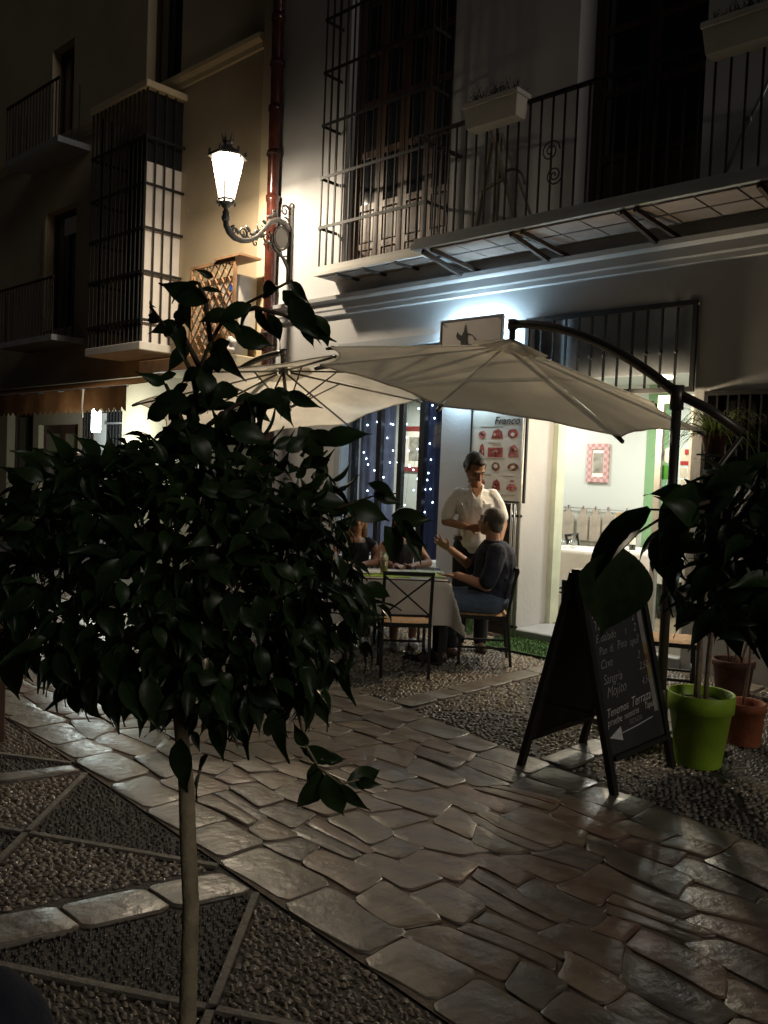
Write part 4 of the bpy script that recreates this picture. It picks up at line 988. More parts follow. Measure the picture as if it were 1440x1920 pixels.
def chair_at(label, r, d, face, proto=None):
    """face: direction the sitter looks, in viewer terms (right, away)"""
    p = camxy(r, d); f = camxy(*face); rz = math.atan2(f[1], f[0]) - math.pi / 2
    if proto is None: return make_chair(label, tuple(p), rz)
    c = copy_tree(proto, None, tuple(p), rz); c['label'] = label; return c
ch = chair_at('empty black iron chair with crossed back bars in front of the white table', .20, 6.99, (-.06, 1))
chair_at('black iron chair with rush seat under the seated man in navy shirt', .90, 7.52, (-1, .05), ch)
chair_at('black chair at the far side of the white table under the dark haired woman', .17, 8.40, (.1, -1), ch)
chair_at('black chair at the far left of the white table under the fair haired woman', -.26, 8.36, (.12, -1), ch)
pc = at_depth(1252, 1180, 6.62)
c4 = copy_tree(ch, None, (pc[0], pc[1], 0), R(-65)); c4['label'] = 'black cross backed chair with rush seat between the chalkboard and the green pot'

def make_table(label, cl_label, c, rz, w, d, drop, group=None, h=.735):
    t = thing('dining_table', label, 'table', c, rz, group); L0 = (0, 0, 0)
    obj('table_top', MB().box(-w / 2, -d / 2, h - .03, w / 2, d / 2, h, ch=.004), wood_dark, t, L0)
    for sx in (-1, 1):
        for sy in (-1, 1): obj('leg', MB().bar((sx * (w / 2 - .05), sy * (d / 2 - .05), 0), (sx * (w / 2 - .05), sy * (d / 2 - .05), h - .03), .04), board_black, t, L0)
    obj('apron', MB().box(-w / 2 + .06, -d / 2 + .03, h - .10, w / 2 - .06, -d / 2 + .05, h - .031).box(-w / 2 + .06, d / 2 - .05, h - .10, w / 2 - .06, d / 2 - .03, h - .031), wood_dark, t, L0)
    cl = MB(); N_ = 34
    def cf(u, v):
        x_ = (u - .5) * (w + 2 * drop); y_ = (v - .5) * (d + 2 * drop)
        ox = max(abs(x_) - w / 2, 0); oy = max(abs(y_) - d / 2, 0); dz = max(ox, oy) + .25 * min(ox, oy)
        sx = math.copysign(1, x_); sy = math.copysign(1, y_)
        px_ = x_ if ox == 0 else sx * (w / 2 + .008); py_ = y_ if oy == 0 else sy * (d / 2 + .008)
        corner = min(ox, oy)
        f = .016 * math.sin(14 * (x_ if oy > ox else y_)) + .010 * math.sin(31 * (x_ if oy > ox else y_) + 1)
        if ox > 0: px_ += sx * (.02 * ox / drop + abs(f) * ox / drop) + sx * corner * .32
        if oy > 0: py_ += sy * (.02 * oy / drop + abs(f) * oy / drop) + sy * corner * .32
        rr_ = min(dz, .02) / .02
        return (px_, py_, h + .006 - dz * (1 if dz > .02 else rr_))
    cl.grid(cf, N_, N_)
    tc_ = obj('tablecloth', cl, cloth_white, None, c); tc_.rotation_euler = (0, 0, rz)
    tag(tc_, cl_label, 'tablecloth', 'white tablecloths')
    return t
TR, TD = .12, 7.60
tc = camxy(TR, TD)
make_table('dark outdoor dining table under a white cloth below the left parasol', 'white cloth draped over the outdoor table', tuple(tc), YAW, .92, .74, .38)
def on_table(r, d): p = camxy(r, d); return p
def mat_pad(r, d, w, h_, lab):
    p = camxy(r, d, .7425); o = obj('place_mat', MB().box(-w / 2, -h_ / 2, 0, w / 2, h_ / 2, .005, ch=.002), lime, None, tuple(p)); o.rotation_euler = (0, 0, YAW)
    tag(o, lab, 'place mat', 'lime green place mats')
mat_pad(.40, 7.58, .30, .40, 'lime green place mat in front of the seated man')
mat_pad(.05, 7.40, .40, .26, 'lime green place mat at the front edge of the white table')
def glass_thing(name, label, pos, prof, m, liquid=None, rz=0):
    t = thing(name, label, 'glass', tuple(pos)); obj('vessel', MB().lathe(prof, 18), m, t, (0, 0, 0))
    if liquid: obj('drink', MB().lathe(liquid[0], 16), liquid[1], t, (0, 0, 0))
    return t
tum = glass('tumbler_glass', (.92, .9, .85), .18)
p = camxy(.02, 7.45, .750)
glass_thing('tall_glass', 'tall half full drinks glass with pale drink on the outdoor table', p, [(0, 0), (.032, 0), (.034, .01), (.040, .19), (.037, .19), (.031, .015), (0, .012)], tum,
            ([(0, .014), (.030, .015), (.0345, .12), (0, .12)], mat('lemonade', (.62, .52, .38), .3, transl=.4)))
pl_ = thing('saucer', 'small white saucer with black phone on the outdoor table', 'saucer', tuple(camxy(-.12, 7.45, .745)))
obj('dish', MB().lathe([(0, 0), (.05, .001), (.085, .014), (.08, .016), (.05, .006), (0, .005)], 20), cloth_white, pl_, (0, 0, 0))

# ================================================================ PEOPLE (viewer-aligned local frame: x right, y away, z up)
def person(label, r, d, parts, voxel=.0075):
    base = camxy(r, d)
    bodym = melt(parts['body'], voxel, 4)
    o = bpy.data.objects.new('person', bodym); C.objects.link(o); o.location = tuple(base); o.rotation_euler = (0, 0, YAW)
    bodym.materials.append(parts['skin']); tag(o, label, 'person')
    for nm, mb, mm, vx, sm in parts['wear']:
        me = melt(mb, vx, sm) if vx else mb.mesh(nm)
        c = _link(nm, me, o, (0, 0, 0)); me.materials.append(mm)
    return o
def limb(m, pts, rad):
    for i in range(len(pts) - 1): m.cap(pts[i], pts[i + 1], rad[i], rad[i + 1])
    return m
def hand(m, wrist, fwd, side, curl=.35, s=1.0, spread=.16):
    """palm, four unequal bent fingers and a thumb from the side of the palm"""
    w = Vector(wrist); f = Vector(fwd).normalized(); sd_ = Vector(side); sd_ = (sd_ - f * sd_.dot(f)).normalized(); nrm = f.cross(sd_)
    m.cap(w - f * .02, w + f * .035 * s, .023 * s, .027 * s)
    for k in range(4):
        m.cap(w + f * .02 * s + sd_ * (k - 1.5) * .014 * s, w + f * .085 * s + sd_ * (k - 1.5) * .020 * s, .0125 * s, .0115 * s, 8)
    for k, ln in enumerate((.070, .080, .076, .060)):
        b0 = w + f * .085 * s + sd_ * (k - 1.5) * .020 * s
        dirn = (f + sd_ * (k - 1.5) * spread).normalized()
        b1 = b0 + dirn * ln * .45 * s - nrm * ln * curl * .25 * s
        b2 = b1 + (dirn - nrm * curl).normalized() * ln * .32 * s
        b3 = b2 + (dirn - nrm * curl * 2).normalized() * ln * .25 * s
        for a_, b_, r0, r1 in ((b0, b1, .0098, .0092), (b1, b2, .0092, .0086), (b2, b3, .0086, .0074)): m.cap(a_, b_, r0 * s, r1 * s, 8)
    t0 = w + f * .025 * s - sd_ * .026 * s; t1 = t0 + (f * .6 - sd_ * .8).normalized() * .042 * s - nrm * .008; t2 = t1 + (f * .9 - sd_ * .35).normalized() * .032 * s - nrm * .01
    m.cap(t0, t1, .0125 * s, .0105 * s, 8); m.cap(t1, t2, .0105 * s, .0085 * s, 8)
def head(m, c, face, up, s=1.0):
    """skull, jaw, nose, brow, lips, ears; returns frame"""
    c = Vector(c); f = Vector(face).normalized(); u = Vector(up); u = (u - f * u.dot(f)).normalized(); e = f.cross(u)
    Rm = Matrix((e, f, u)).transposed()
    def W(x, y, z): return c + Rm @ Vector((x * s, y * s, z * s))
    def E(p, rad): m.ell(W(*p), [k * s for k in rad], 14, 10, Rm)
    E((0, -.012, .035), (.074, .094, .088)); E((0, .012, -.02), (.066, .080, .088)); E((0, .038, -.070), (.048, .048, .048)); E((0, .058, -.095), (.026, .024, .022))
    m.cap(W(0, .085, .012), W(0, .108, -.028), .010 * s, .0155 * s, 8); E((0, .098, -.034), (.019, .013, .010))
    m.cap(W(-.040, .080, .028), W(.040, .080, .028), .011 * s, .011 * s, 8)
    E((.034, .066, -.018), (.024, .022, .02)); E((-.034, .066, -.018), (.024, .022, .02))
    E((0, .086, -.060), (.024, .012, .007)); E((0, .084, -.072), (.021, .012, .008))
    for sx in (-1, 1): E((sx * .074, -.005, -.005), (.010, .020, .032))
    return W, Rm
def eyes(W, Rm, s=1.0):
    m = MB()
    for sx in (-1, 1): m.ell(W(sx * .031, .083, .008), (.012 * s, .007 * s, .006 * s), 8, 6, Rm)
    return m
def brows(W, s=1.0):
    m = MB()
    for sx in (-1, 1): m.cap(W(sx * .016, .093, .031), W(sx * .046, .083, .033), .0045 * s, .003 * s, 6)
    return m
eye_mat = mat('eye', (.03, .02, .015), .2); lip_mat = mat('lip', (.22, .08, .06), .5)

# ---- standing waiter in a white shirt
b = MB()
hc = (-.025, -.085, 1.70)
W_, Rm_ = head(b, hc, (.38, -.74, -.62), (.15, -.5, .85), 1.16)
b.cap((.0, .0, 1.49), (-.015, -.045, 1.63), .060, .058)
limb(b, [(0, .0, 1.02), (0, .0, 1.20), (0, .0, 1.36), (0, .01, 1.46)], [.125, .115, .105, .08])
b.ell((0, 0, 1.35), (.165, .09, .14)); b.ell((0, .0, 1.0), (.17, .115, .12))
for sx in (-1, 1):
    limb(b, [(sx * .09, 0, .98), (sx * .10, -.01, .52), (sx * .10, .01, .09)], [.088, .058, .040]); b.cap((sx * .10, .02, .05), (sx * .115, -.15, .035), .042, .032)
# his right arm (left in the picture): bent, hand gesturing before the belly
limb(b, [(-.185, .0, 1.44), (-.265, .02, 1.20), (-.08, -.20, 1.165)], [.048, .043, .031])
hand(b, (-.07, -.215, 1.165), (.92, -.35, .02), (0, -.35, .94), .45, 1.02, .22)
limb(b, [(.185, .0, 1.44), (.27, .01, 1.20), (.22, -.13, 1.02)], [.048, .043, .031])
hand(b, (.215, -.15, 1.01), (-.3, -.6, -.7), (.9, 0, -.3), .5)
sh_ = MB()
limb(sh_, [(0, .0, 1.04), (0, .0, 1.22), (0, .0, 1.36)], [.160, .158, .155])
sh_.ell((0, .0, 1.36), (.200, .128, .165)); sh_.ell((0, .0, 1.08), (.175, .132, .10)); sh_.ell((0, .005, 1.475), (.165, .09, .052))
for sx in (-1, 1): limb(sh_, [(sx * .155, .0, 1.455), (sx * .215, .004, 1.37), (sx * .252, .014, 1.265)], [.070, .066, .068])
for i in range(16):                                   # soft creases
    a = random.uniform(-.14, .14); zz = random.uniform(1.06, 1.34)
    sh_.cap((a, -.118, zz), (a + random.uniform(-.06, .06), -.128, zz + random.uniform(.05, .14)), .012, .010, 6)
col = MB()
for sx in (-1, 1):
    col.cap((sx * .060, -.035, 1.545), (sx * .030, -.115, 1.44), .016, .012, 8); col.cap((sx * .060, -.035, 1.545), (sx * .05, .055, 1.555), .016, .016, 8)
col.cap((-.05, .055, 1.555), (.05, .055, 1.555), .016, .016, 8)
vneck = MB(); vneck.add([(-.048, -.078, 1.525), (.056, -.078, 1.525), (.010, -.146, 1.355), (.004, -.126, 1.44)], [(0, 3, 1), (0, 2, 3), (3, 2, 1)]); 
tz = MB(); tz.ell((0, .0, 1.0), (.185, .130, .13))
for sx in (-1, 1): limb(tz, [(sx * .092, 0, .97), (sx * .105, -.01, .52), (sx * .105, .012, .10)], [.102, .078, .066])
shoe = MB()
for sx in (-1, 1): shoe.cap((sx * .10, .03, .045), (sx * .118, -.16, .035), .050, .040)
hair = MB()
hair.ell(W_(0, -.026, .045), (.092, .110, .100), 16, 10, Rm_); hair.ell(W_(0, -.065, .0), (.086, .060, .08), 14, 8, Rm_)
for sx in (-1, 1): hair.ell(W_(sx * .074, .005, .03), (.014, .036, .048), 8, 6, Rm_)
hair.ell(W_(0, .035, .095), (.062, .055, .034), 12, 8, Rm_)
pocket = MB().add([(.055, -.152, 1.28), (.135, -.138, 1.285), (.135, -.136, 1.385), (.055, -.150, 1.38)], [(0, 1, 2, 3)])
btn = MB()
for k in range(5): btn.ell((.012, -.142 - .006 * math.sin(k), 1.32 - .062 * k), (.007, .004, .007), 6, 4)
belt = MB().lathe([(.186, 1.035), (.190, 1.04), (.190, 1.07), (.186, 1.075)], 24); belt.v = [(x_, y_ * .72, z_) for x_, y_, z_ in belt.v]; belt.box(-.028, -.144, 1.035, .028, -.134, 1.076)
person('standing person in a white short sleeved shirt and dark trousers leaning over the table', .845, 8.0,
       dict(body=b, skin=skin_a, wear=[('shirt', sh_, shirt_white, .009, 5), ('collar', col, shirt_white, .007, 2), ('trousers', tz, trouser, .011, 4), ('shoes', shoe, leather, .010, 3),
            ('hair', hair, hair_dark, .008, 2), ('eyes', eyes(W_, Rm_, 1.16), eye_mat, 0, 0), ('eyebrows', brows(W_, 1.16), hair_dark, 0, 0), ('belt', belt, leather, 0, 0), ('shirt_pocket', pocket, shirt_white, 0, 0), ('buttons', btn, ink, 0, 0), ('open_neckline', vneck, skin_a, 0, 0)]))

# ---- seated man in navy shirt, seen from his back left
b = MB()
hc = (-.005, .02, 1.235)
W_, Rm_ = head(b, hc, (-.78, .60, .18), (.1, -.1, 1), 1.08)
b.cap((.02, .0, 1.02), (.01, .0, 1.14), .066, .062)
limb(b, [(.0, .0, .56), (.035, .0, .75), (.045, .0, .92), (.02, 0, 1.02)], [.145, .15, .16, .08])
for sy in (-1, 1):
    limb(b, [(-.02, sy * .10, .53), (-.42, sy * .12, .54), (-.36 + .06 * sy, sy * .12, .10)], [.10, .07, .045]); b.cap((-.35 + .06 * sy, sy * .12, .05), (-.52 + .06 * sy, sy * .13, .04), .042, .034)
limb(b, [(.02, -.17, .97), (-.05, -.24, .70), (-.30, -.20, .775)], [.062, .050, .034])      # near arm, resting on the table edge
hand(b, (-.31, -.195, .775), (-.95, .2, -.05), (0, 1, 0), .3)
limb(b, [(-.02, .18, .97), (-.12, .20, .80), (-.34, .12, .965)], [.060, .048, .034])       # far arm, raised
hand(b, (-.355, .115, .975), (-.80, -.10, .50), (-.35, .55, -.5), .45, 1.05, .25)
sh_ = MB()
limb(sh_, [(.0, .0, .58), (.04, .0, .76), (.05, .0, .90)], [.185, .185, .185])
sh_.ell((.045, 0, .90), (.140, .225, .15)); sh_.ell((.06, 0, .72), (.17, .20, .18)); sh_.ell((.03, 0, 1.02), (.09, .14, .05)); sh_.ell((-.02, 0, .66), (.17, .18, .13))
limb(sh_, [(.03, -.18, .985), (.0, -.235, .86), (-.045, -.25, .745)], [.085, .080, .078]); limb(sh_, [(.0, .18, .985), (-.06, .21, .88), (-.13, .20, .81)], [.085, .080, .072])
for i in range(14):
    a = random.uniform(-.16, .16); zz = random.uniform(.62, .86)
    sh_.cap((.205 - abs(a) * .5, a, zz), (.20 - abs(a) * .5, a + random.uniform(-.05, .05), zz + random.uniform(.06, .14)), .012, .010, 6)
col = MB()
for k in range(12):
    a0, a1 = k * math.pi / 6, (k + 1) * math.pi / 6
    col.cap((.02 + .072 * math.cos(a0), .075 * math.sin(a0), 1.062), (.02 + .072 * math.cos(a1), .075 * math.sin(a1), 1.062), .020, .020, 6)
tz = MB()
for sy in (-1, 1): limb(tz, [(-.0, sy * .10, .535), (-.42, sy * .12, .545), (-.42 + .05 * sy, sy * .12, .47)], [.118, .088, .085])
tz.ell((.03, 0, .545), (.16, .20, .10))
jl = MB()
for sy in (-1, 1): limb(jl, [(-.42, sy * .12, .54), (-.36 + .06 * sy, sy * .12, .14)], [.075, .066])
shoe = MB()
for sy in (-1, 1): shoe.cap((-.34 + .06 * sy, sy * .12, .05), (-.53 + .06 * sy, sy * .13, .04), .05, .04)
hair = MB(); hair.ell(W_(0, -.020, .040), (.084, .102, .092), 16, 10, Rm_); hair.ell(W_(0, -.062, -.02), (.078, .050, .075), 14, 8, Rm_)
for sx in (-1, 1): hair.ell(W_(sx * .070, .0, .015), (.014, .045, .055), 8, 6, Rm_)
person('seated person in navy polo shirt and denim seen from behind with hands raised', .95, 7.52,
       dict(body=b, skin=skin_b, wear=[('shirt', sh_, navy, .009, 5), ('collar', col, navy, .008, 2), ('jeans', tz, denim, .010, 4), ('trouser_legs', jl, trouser, .010, 3), ('shoes', shoe, leather, .010, 3), ('hair', hair, hair_grey, .007, 3),
            ('eyes', eyes(W_, Rm_, 1.08), eye_mat, 0, 0), ('eyebrows', brows(W_, 1.08), hair_grey, 0, 0)]))

# ---- two women at the far and left sides of the table
def seated_woman(label, r, d, fx, fy, hair_m, top_m, skin, arm_l, arm_r, shoe_m, hair_len, legs=None, glasses=False, lean=.06):
    """faces (fx,fy) in viewer terms"""
    f = Vector((fx, fy, 0)).normalized(); e = Vector((f.y, -f.x, 0))
    def L(a, c, z): v = f * a + e * c; return (v.x, v.y, z)
    b = MB(); W_, Rm_ = head(b, L(lean + .03, 0, 1.17), f + Vector((0, 0, -.10)), (0, 0, 1), .98)
    b.cap(L(lean - .02, 0, .98), L(lean + .01, 0, 1.09), .048, .046)
    limb(b, [L(-.02, 0, .55), L(0, 0, .74), L(lean * .5, 0, .90), L(lean - .02, 0, .98)], [.135, .118, .125, .06])
    for sx in (-1, 1):
        kx = (.40, sx * .10, .53); an = (.34 + (.08 if sx > 0 else -.04), sx * .10, .10)
        limb(b, [L(0, sx * .09, .52), L(*kx), L(*an)], [.095, .062, .040]); b.cap(L(an[0], an[1], .045), L(an[0] + .15, an[1], .035), .036, .028)
    for sx, a in ((-1, arm_l), (1, arm_r)):
        el, wr = a
        limb(b, [L(lean - .02, sx * .16, .93), L(*el), L(*wr)], [.048, .038, .027])
        wv = Vector(L(*wr)); dv = (wv - Vector(L(*el))).normalized(); hand(b, wv + dv * .01, dv, e * sx * -1 + Vector((0, 0, .1)), .4, .9)
    tp = MB(); limb(tp, [L(-.02, 0, .56), L(0, 0, .74), L(lean * .5, 0, .87)], [.152, .132, .140]); tp.ell(L(lean * .6, 0, .90), (.13, .13, .08))
    for sx in (-1, 1): tp.cap(L(lean - .02, sx * .11, .955), L(lean - .01, sx * .145, .925), .052, .06)
    sk = MB(); sk.ell(L(.02, 0, .53), (.18, .18, .11))
    for sx in (-1, 1): limb(sk, [L(.02, sx * .09, .52), L(.40, sx * .10, .535)], [.118, .085])
    hr = MB(); hr.ell(W_(0, -.022, .04), (.086, .102, .092), 16, 10, Rm_)
    for k in range(11):
        a = math.pi * (.12 + .76 * k / 10) + math.pi
        p0 = W_(.078 * math.cos(a), .078 * math.sin(a) * 1.0 + .0, .03); p1 = W_(.092 * math.cos(a), .092 * math.sin(a) - .01, -.03 - hair_len * random.uniform(.8, 1.1))
        hr.cap(p0, p1, .030, .020, 8)
    sh2 = MB()
    for sx in (-1, 1):
        an = .34 + (.08 if sx > 0 else -.04); sh2.cap(L(an - .01, sx * .10, .05), L(an + .17, sx * .10, .038), .045, .036)
    wear = [('top', tp, top_m, .010, 5), ('skirt', sk, trouser, .011, 4), ('hair', hr, hair_m, .009, 2), ('shoes', sh2, shoe_m, .009, 3), ('eyes', eyes(W_, Rm_, .98), eye_mat, 0, 0)]
    if glasses:
        gl = MB()
        for sx in (-1, 1): gl.tube([W_(sx * .032 + .024 * math.cos(t), .100, .010 + .019 * math.sin(t)) for t in np.linspace(0, 2 * math.pi, 15)], .0028, 5); gl.tube([W_(sx * .056, .098, .012), W_(sx * .078, .0, .012)], .0025, 5)
        gl.tube([W_(-.010, .104, .012), W_(.010, .104, .012)], .0028, 5); wear.append(('glasses', gl, ink, 0, 0))
    return person(label, r, d, dict(body=b, skin=skin, wear=wear))
seated_woman('seated person with dark hair and glasses at the far side of the table', .17, 8.36, .15, -1, hair_dark, mat('top_dark', (.05, .045, .05), .9), skin_b, ((.16, -.26, .78), (.32, -.10, .775)), ((.16, .26, .78), (.34, .12, .775)), mat('shoe_white', (.65, .62, .58), .6), .10, glasses=True)
seated_woman('seated person with long fair hair leaning an arm on the left of the table', -.26, 8.32, .12, -1, hair_blond, mat('top_black', (.018, .018, .02), .9), skin_b, ((.16, -.24, .78), (.36, -.06, .775)), ((.18, .25, .78), (.36, .12, .775)), mat('shoe_white', (.65, .62, .58), .6), .20)

# ================================================================ CHALKBOARD A-FRAME
afr = thing('chalkboard_stand', 'black folding chalkboard stand with handwritten drinks list and arrow on the paving', 'chalkboard', (-2.38, 4.36, 0))
AXT, AZT = -2.375, 1.12; Y0, Y1 = 4.03, 4.70; XF, XB = -2.085, -2.665
def af(xfoot, y, z):                                   # point on a leaning face
    t = z / AZT; return (xfoot + (AXT - xfoot) * t, y, z)
for nm, xf, sgn in (('front', XF, 1), ('back', XB, -1)):
    nrm = Vector((AZT, 0, sgn * -(AXT - xf) * sgn)).normalized() if sgn > 0 else Vector((-AZT, 0, (AXT - xf) * -1 * -1)).normalized()
    nrm = Vector((sgn * AZT, 0, abs(xf - AXT))).normalized()
    for y in (Y0, Y1): obj('leg', MB().bar(Vector(af(xf, y, .0)) + nrm * .012 * 0, Vector(af(xf, y, AZT)) + nrm * .012, .045, .032, up=tuple(nrm)), board_black, afr)
    for z in (.175, AZT - .035): obj('rail', MB().bar(Vector(af(xf, Y0 + .023, z)) + nrm * .010, Vector(af(xf, Y1 - .023, z)) + nrm * .010, .026, .05, up=tuple(nrm)), board_black, afr)
    a = Vector(af(xf, Y0 + .02, .19)); b_ = Vector(af(xf, Y1 - .02, .19)); c_ = Vector(af(xf, Y1 - .02, AZT - .05)); d_ = Vector(af(xf, Y0 + .02, AZT - .05))
    m = MB(); n_ = nrm * .005
    m.add([a - n_, b_ - n_, c_ - n_, d_ - n_, a + n_, b_ + n_, c_ + n_, d_ + n_], [(3, 2, 1, 0), (4, 5, 6, 7), (0, 1, 5, 4), (1, 2, 6, 5), (2, 3, 7, 6), (3, 0, 4, 7)])
    obj('slate' if sgn > 0 else 'back_panel', m, slate if sgn > 0 else mat('back_board', (.06, .04, .03), .7, var=.3, scale=4), afr)
obj('hinge_bar', MB().bar((AXT + .004, Y0 - .01, AZT + .012), (AXT + .004, Y1 + .01, AZT + .012), .05, .024), board_black, afr)
obj('spreader', MB().bar((XF - .10, Y0 + .06, .38), (XB + .10, Y0 + .06, .38), .012), rust_iron, afr)
fn = Vector((AZT, 0, XF - AXT)).normalized(); fu = Vector((AXT - XF, 0, AZT)).normalized()
def fp(u, v):                                          # u 0..1 across, v metres up the slate
    return Vector((XF, Y0 + (Y1 - Y0) * u, 0)) + fu * v + fn * .0075
for txt, u, v, sz, m_ in (('Tinto', .10, 1.00, .075, chalk_dim), ('6', .78, 1.00, .075, chalk_dim), ('Ensalada', .10, .935, .07, chalk_dim), ('5', .78, .935, .07, chalk_dim), ('Tapa', .10, .87, .07, chalk_dim), ('1', .58, .87, .06, chalk_dim), ('2', .74, .87, .065, chalk_dim),
                          ('Ensalado', .10, .805, .066, chalk_dim), ('1', .58, .805, .06, chalk_dim), ('2', .74, .805, .065, chalk_dim), ('Pan di Pina agu', .12, .735, .062, chalk_dim), ('3', .74, .735, .065, chalk_dim),
                          ('Cava', .10, .66, .072, chalk_dim), ('2', .72, .655, .07, chalk_dim), ('Sangria', .11, .585, .072, chalk_dim), ('2,50', .72, .585, .06, chalk_dim), ('Mojito', .12, .51, .076, chalk_dim), ('4,50', .72, .51, .062, chalk_dim),
                          ('Tenemos Terraza', .07, .415, .072, chalk), ('pruebe nuestras Tapas', .06, .37, .056, chalk), ('RONDA', .40, .335, .042, chalk_dim)):
    rj = random.Random(txt + str(v)); uu = u; parts_ = []
    for wd in txt.split(' '):                           # uneven hand: every word its own slant and size
        put_text('chalk_lettering', wd, sz * rj.uniform(.86, 1.06), m_, afr, fp(uu, v - .02 + .03 * (uu - .3) + rj.uniform(-.005, .005)), (0, 1, rj.uniform(.01, .09)), tuple(fu + Vector((0, rj.uniform(-.12, .12), 0))), shear=rj.uniform(.2, .45), bold=-.0005)
        uu += (len(wd) * .50 + .45) * sz * .95 / (Y1 - Y0)
ar = [fp(.06, .285), fp(.26, .325), fp(.26, .25)]
obj('chalk_arrow', MB().add([p_ for p_ in ar], [(0, 2, 1)]), chalk, afr)
obj('chalk_line', MB().tube([fp(.26, .288), fp(.5, .296), fp(.80, .312)], .004, 5), chalk, afr)
st = MB(); 
strip_cols = [(.46, .44, .42), (.50, .36, .14), (.36, .16, .06), (.46, .38, .14), (.44, .43, .40)]
zz = [.335, .52, .60, .66, .72, .93]
for i in range(5):
    c0, c1 = zz[4 - i], zz[5 - i]
    wv = .045
    mm = mat('bar_print_%d' % i, tuple(k * .5 for k in strip_cols[i]), .6, var=.25, scale=14)
    m = MB(); m.add([fp(.855, c0), fp(.93, c0), fp(.93, c1), fp(.855, c1)], [(0, 1, 2, 3)]); obj('printed_strip', m, mm, afr)
obj('red_print', MB().add([fp(.30, .235), fp(.62, .245), fp(.62, .205), fp(.30, .195)], [(3, 2, 1, 0)]), mat('dim_red', (.05, .012, .012), .7), afr) if False else None
# ================================================================ POTS AND PLANTS
def pot(name, label, c, rt, rb, h, m, lip=.06, group='potted plants by the chalkboard'):
    t = thing(name, label, 'plant pot', (c[0], c[1], 0), group=group)
    obj('shell', MB().lathe([(0, 0), (rb, 0), (rb + .004, .006), (rb + (rt - rb) * .74, h - lip - .002), (rb + (rt - rb) * .74 + .012, h - lip), (rt, h - .006), (rt - .004, h), (rt - .014, h - .004), (rt - .03, h - .10)], 32), m, t, (0, 0, 0))
    obj('soil', MB().lathe([(0, h - .055), (rt * .5, h - .05), (rt - .022, h - .06)], 24), soil, t, (0, 0, 0))
    return t
GP = at_ground(1308, 1432); TP = at_ground(1393, 1394)
pot('plant_pot', 'big lime green plastic plant pot beside the chalkboard', GP, .188, .125, .425, green_plastic, .105)
pot('plant_pot', 'smaller terracotta pot at the right edge behind the green pot', TP, .125, .10, .27, terracotta, .05)
P3 = at_ground(1372, 1302); P4 = at_ground(1432, 1310)
pot('plant_pot', 'dark terracotta pot against the wall furthest back behind the others', P3, .16, .12, .28, clay_dark, .05)

# ---- leaf shapes: pointed oval with drip tip, folded on the midrib
def leaf_mesh(fold=.25, droop=.35, wid=.42, wave=0.02, nl=7, twist=0.0):
    m = MB(); rows = []
    for i in range(nl + 1):
        t = i / nl
        w = wid * .5 * (math.sin(math.pi * min(t / .86, 1.0) ** .80) if t < .86 else 0) + .012 * (1 - t) + .004
        if t > .70: w = max(w, .05 * (1 - t) / .3)
        a = droop * t; y = math.sin(a) / max(droop, 1e-3) if droop else t; z = -(1 - math.cos(a)) / max(droop, 1e-3) if droop else 0
        row = []
        for s in (-1, -.5, 0, .5, 1):
            xx = s * w; zz = z + abs(s) * w * fold + wave * math.sin(7 * t + 2 * s) * abs(s)
            ct, st_ = math.cos(twist * t), math.sin(twist * t)
            row.append((xx * ct - (zz - z) * st_, y, z + xx * st_ + (zz - z) * ct))
        rows.append(row)
    m.add([p for r_ in rows for p in r_], [(i * 5 + j, i * 5 + j + 1, (i + 1) * 5 + j + 1, (i + 1) * 5 + j) for i in range(nl) for j in range(4)], True)
    return m
LEAVES = [leaf_mesh(.30, .5, .39, .02), leaf_mesh(.22, .9, .44, .035, twist=.4), leaf_mesh(.38, .35, .36, .03, twist=-.5), leaf_mesh(.25, 1.3, .42, .03), leaf_mesh(.16, .35, .70, .012, nl=18)]
LEAF_ME = []
for lm_ in LEAVES:
    me = lm_.mesh('leaf'); me.materials.append(leaf_mat); LEAF_ME.append(me)
def leaf_matrix(base, tip, roll=0.0, up=(0, 0, 1)):
    base = Vector(base); d = Vector(tip) - base; ln = d.length; y = d / ln
    u = Vector(up)
    if abs(y.dot(u)) > .97: u = Vector((1, .3, 0))
    x = y.cross(u).normalized(); z = x.cross(y)
    Rr_ = Matrix((x, y, z)).transposed() @ Matrix.Rotation(roll, 3, 'Y')
    return Matrix.Translation(base) @ Rr_.to_4x4() @ Matrix.Scale(ln, 4)
class Foliage:
    def __init__(s, root, crown=None, limit=300): s.root = root; s.items = []; s.limit = limit; s.par = crown or root
    def add(s, base, tip, roll=None, kind=None, up=(0, 0, 1)):
        s.items.append((leaf_matrix(base, tip, random.uniform(-.7, .7) if roll is None else roll, up), random.randrange(4) if kind is None else kind))
    def build(s, m=None):
        inv = Matrix.Translation(-WL[s.root.name])
        sc = []
        for mt, k in s.items:
            p = mt.translation; u, v, z = proj(p)
            sc.append((-1 / max(z, .1) ** 2 if -50 < u < 1490 and -50 < v < 1970 else 1, mt, k))
        sc.sort(key=lambda t: t[0])
        rest = MB()
        for i, (q, mt, k) in enumerate(sc):
            if i < s.limit and q < 0:
                o = bpy.data.objects.new('leaf', LEAF_ME[k]); C.objects.link(o); o.parent = s.root; o.matrix_local = inv @ mt
            else:
                rest.add([mt @ Vector(p) for p in LEAVES[k].v], LEAVES[k].f, True)
        if rest.v: tag(obj('inner_leaves', rest, leaf_mat, s.root), kind='stuff')

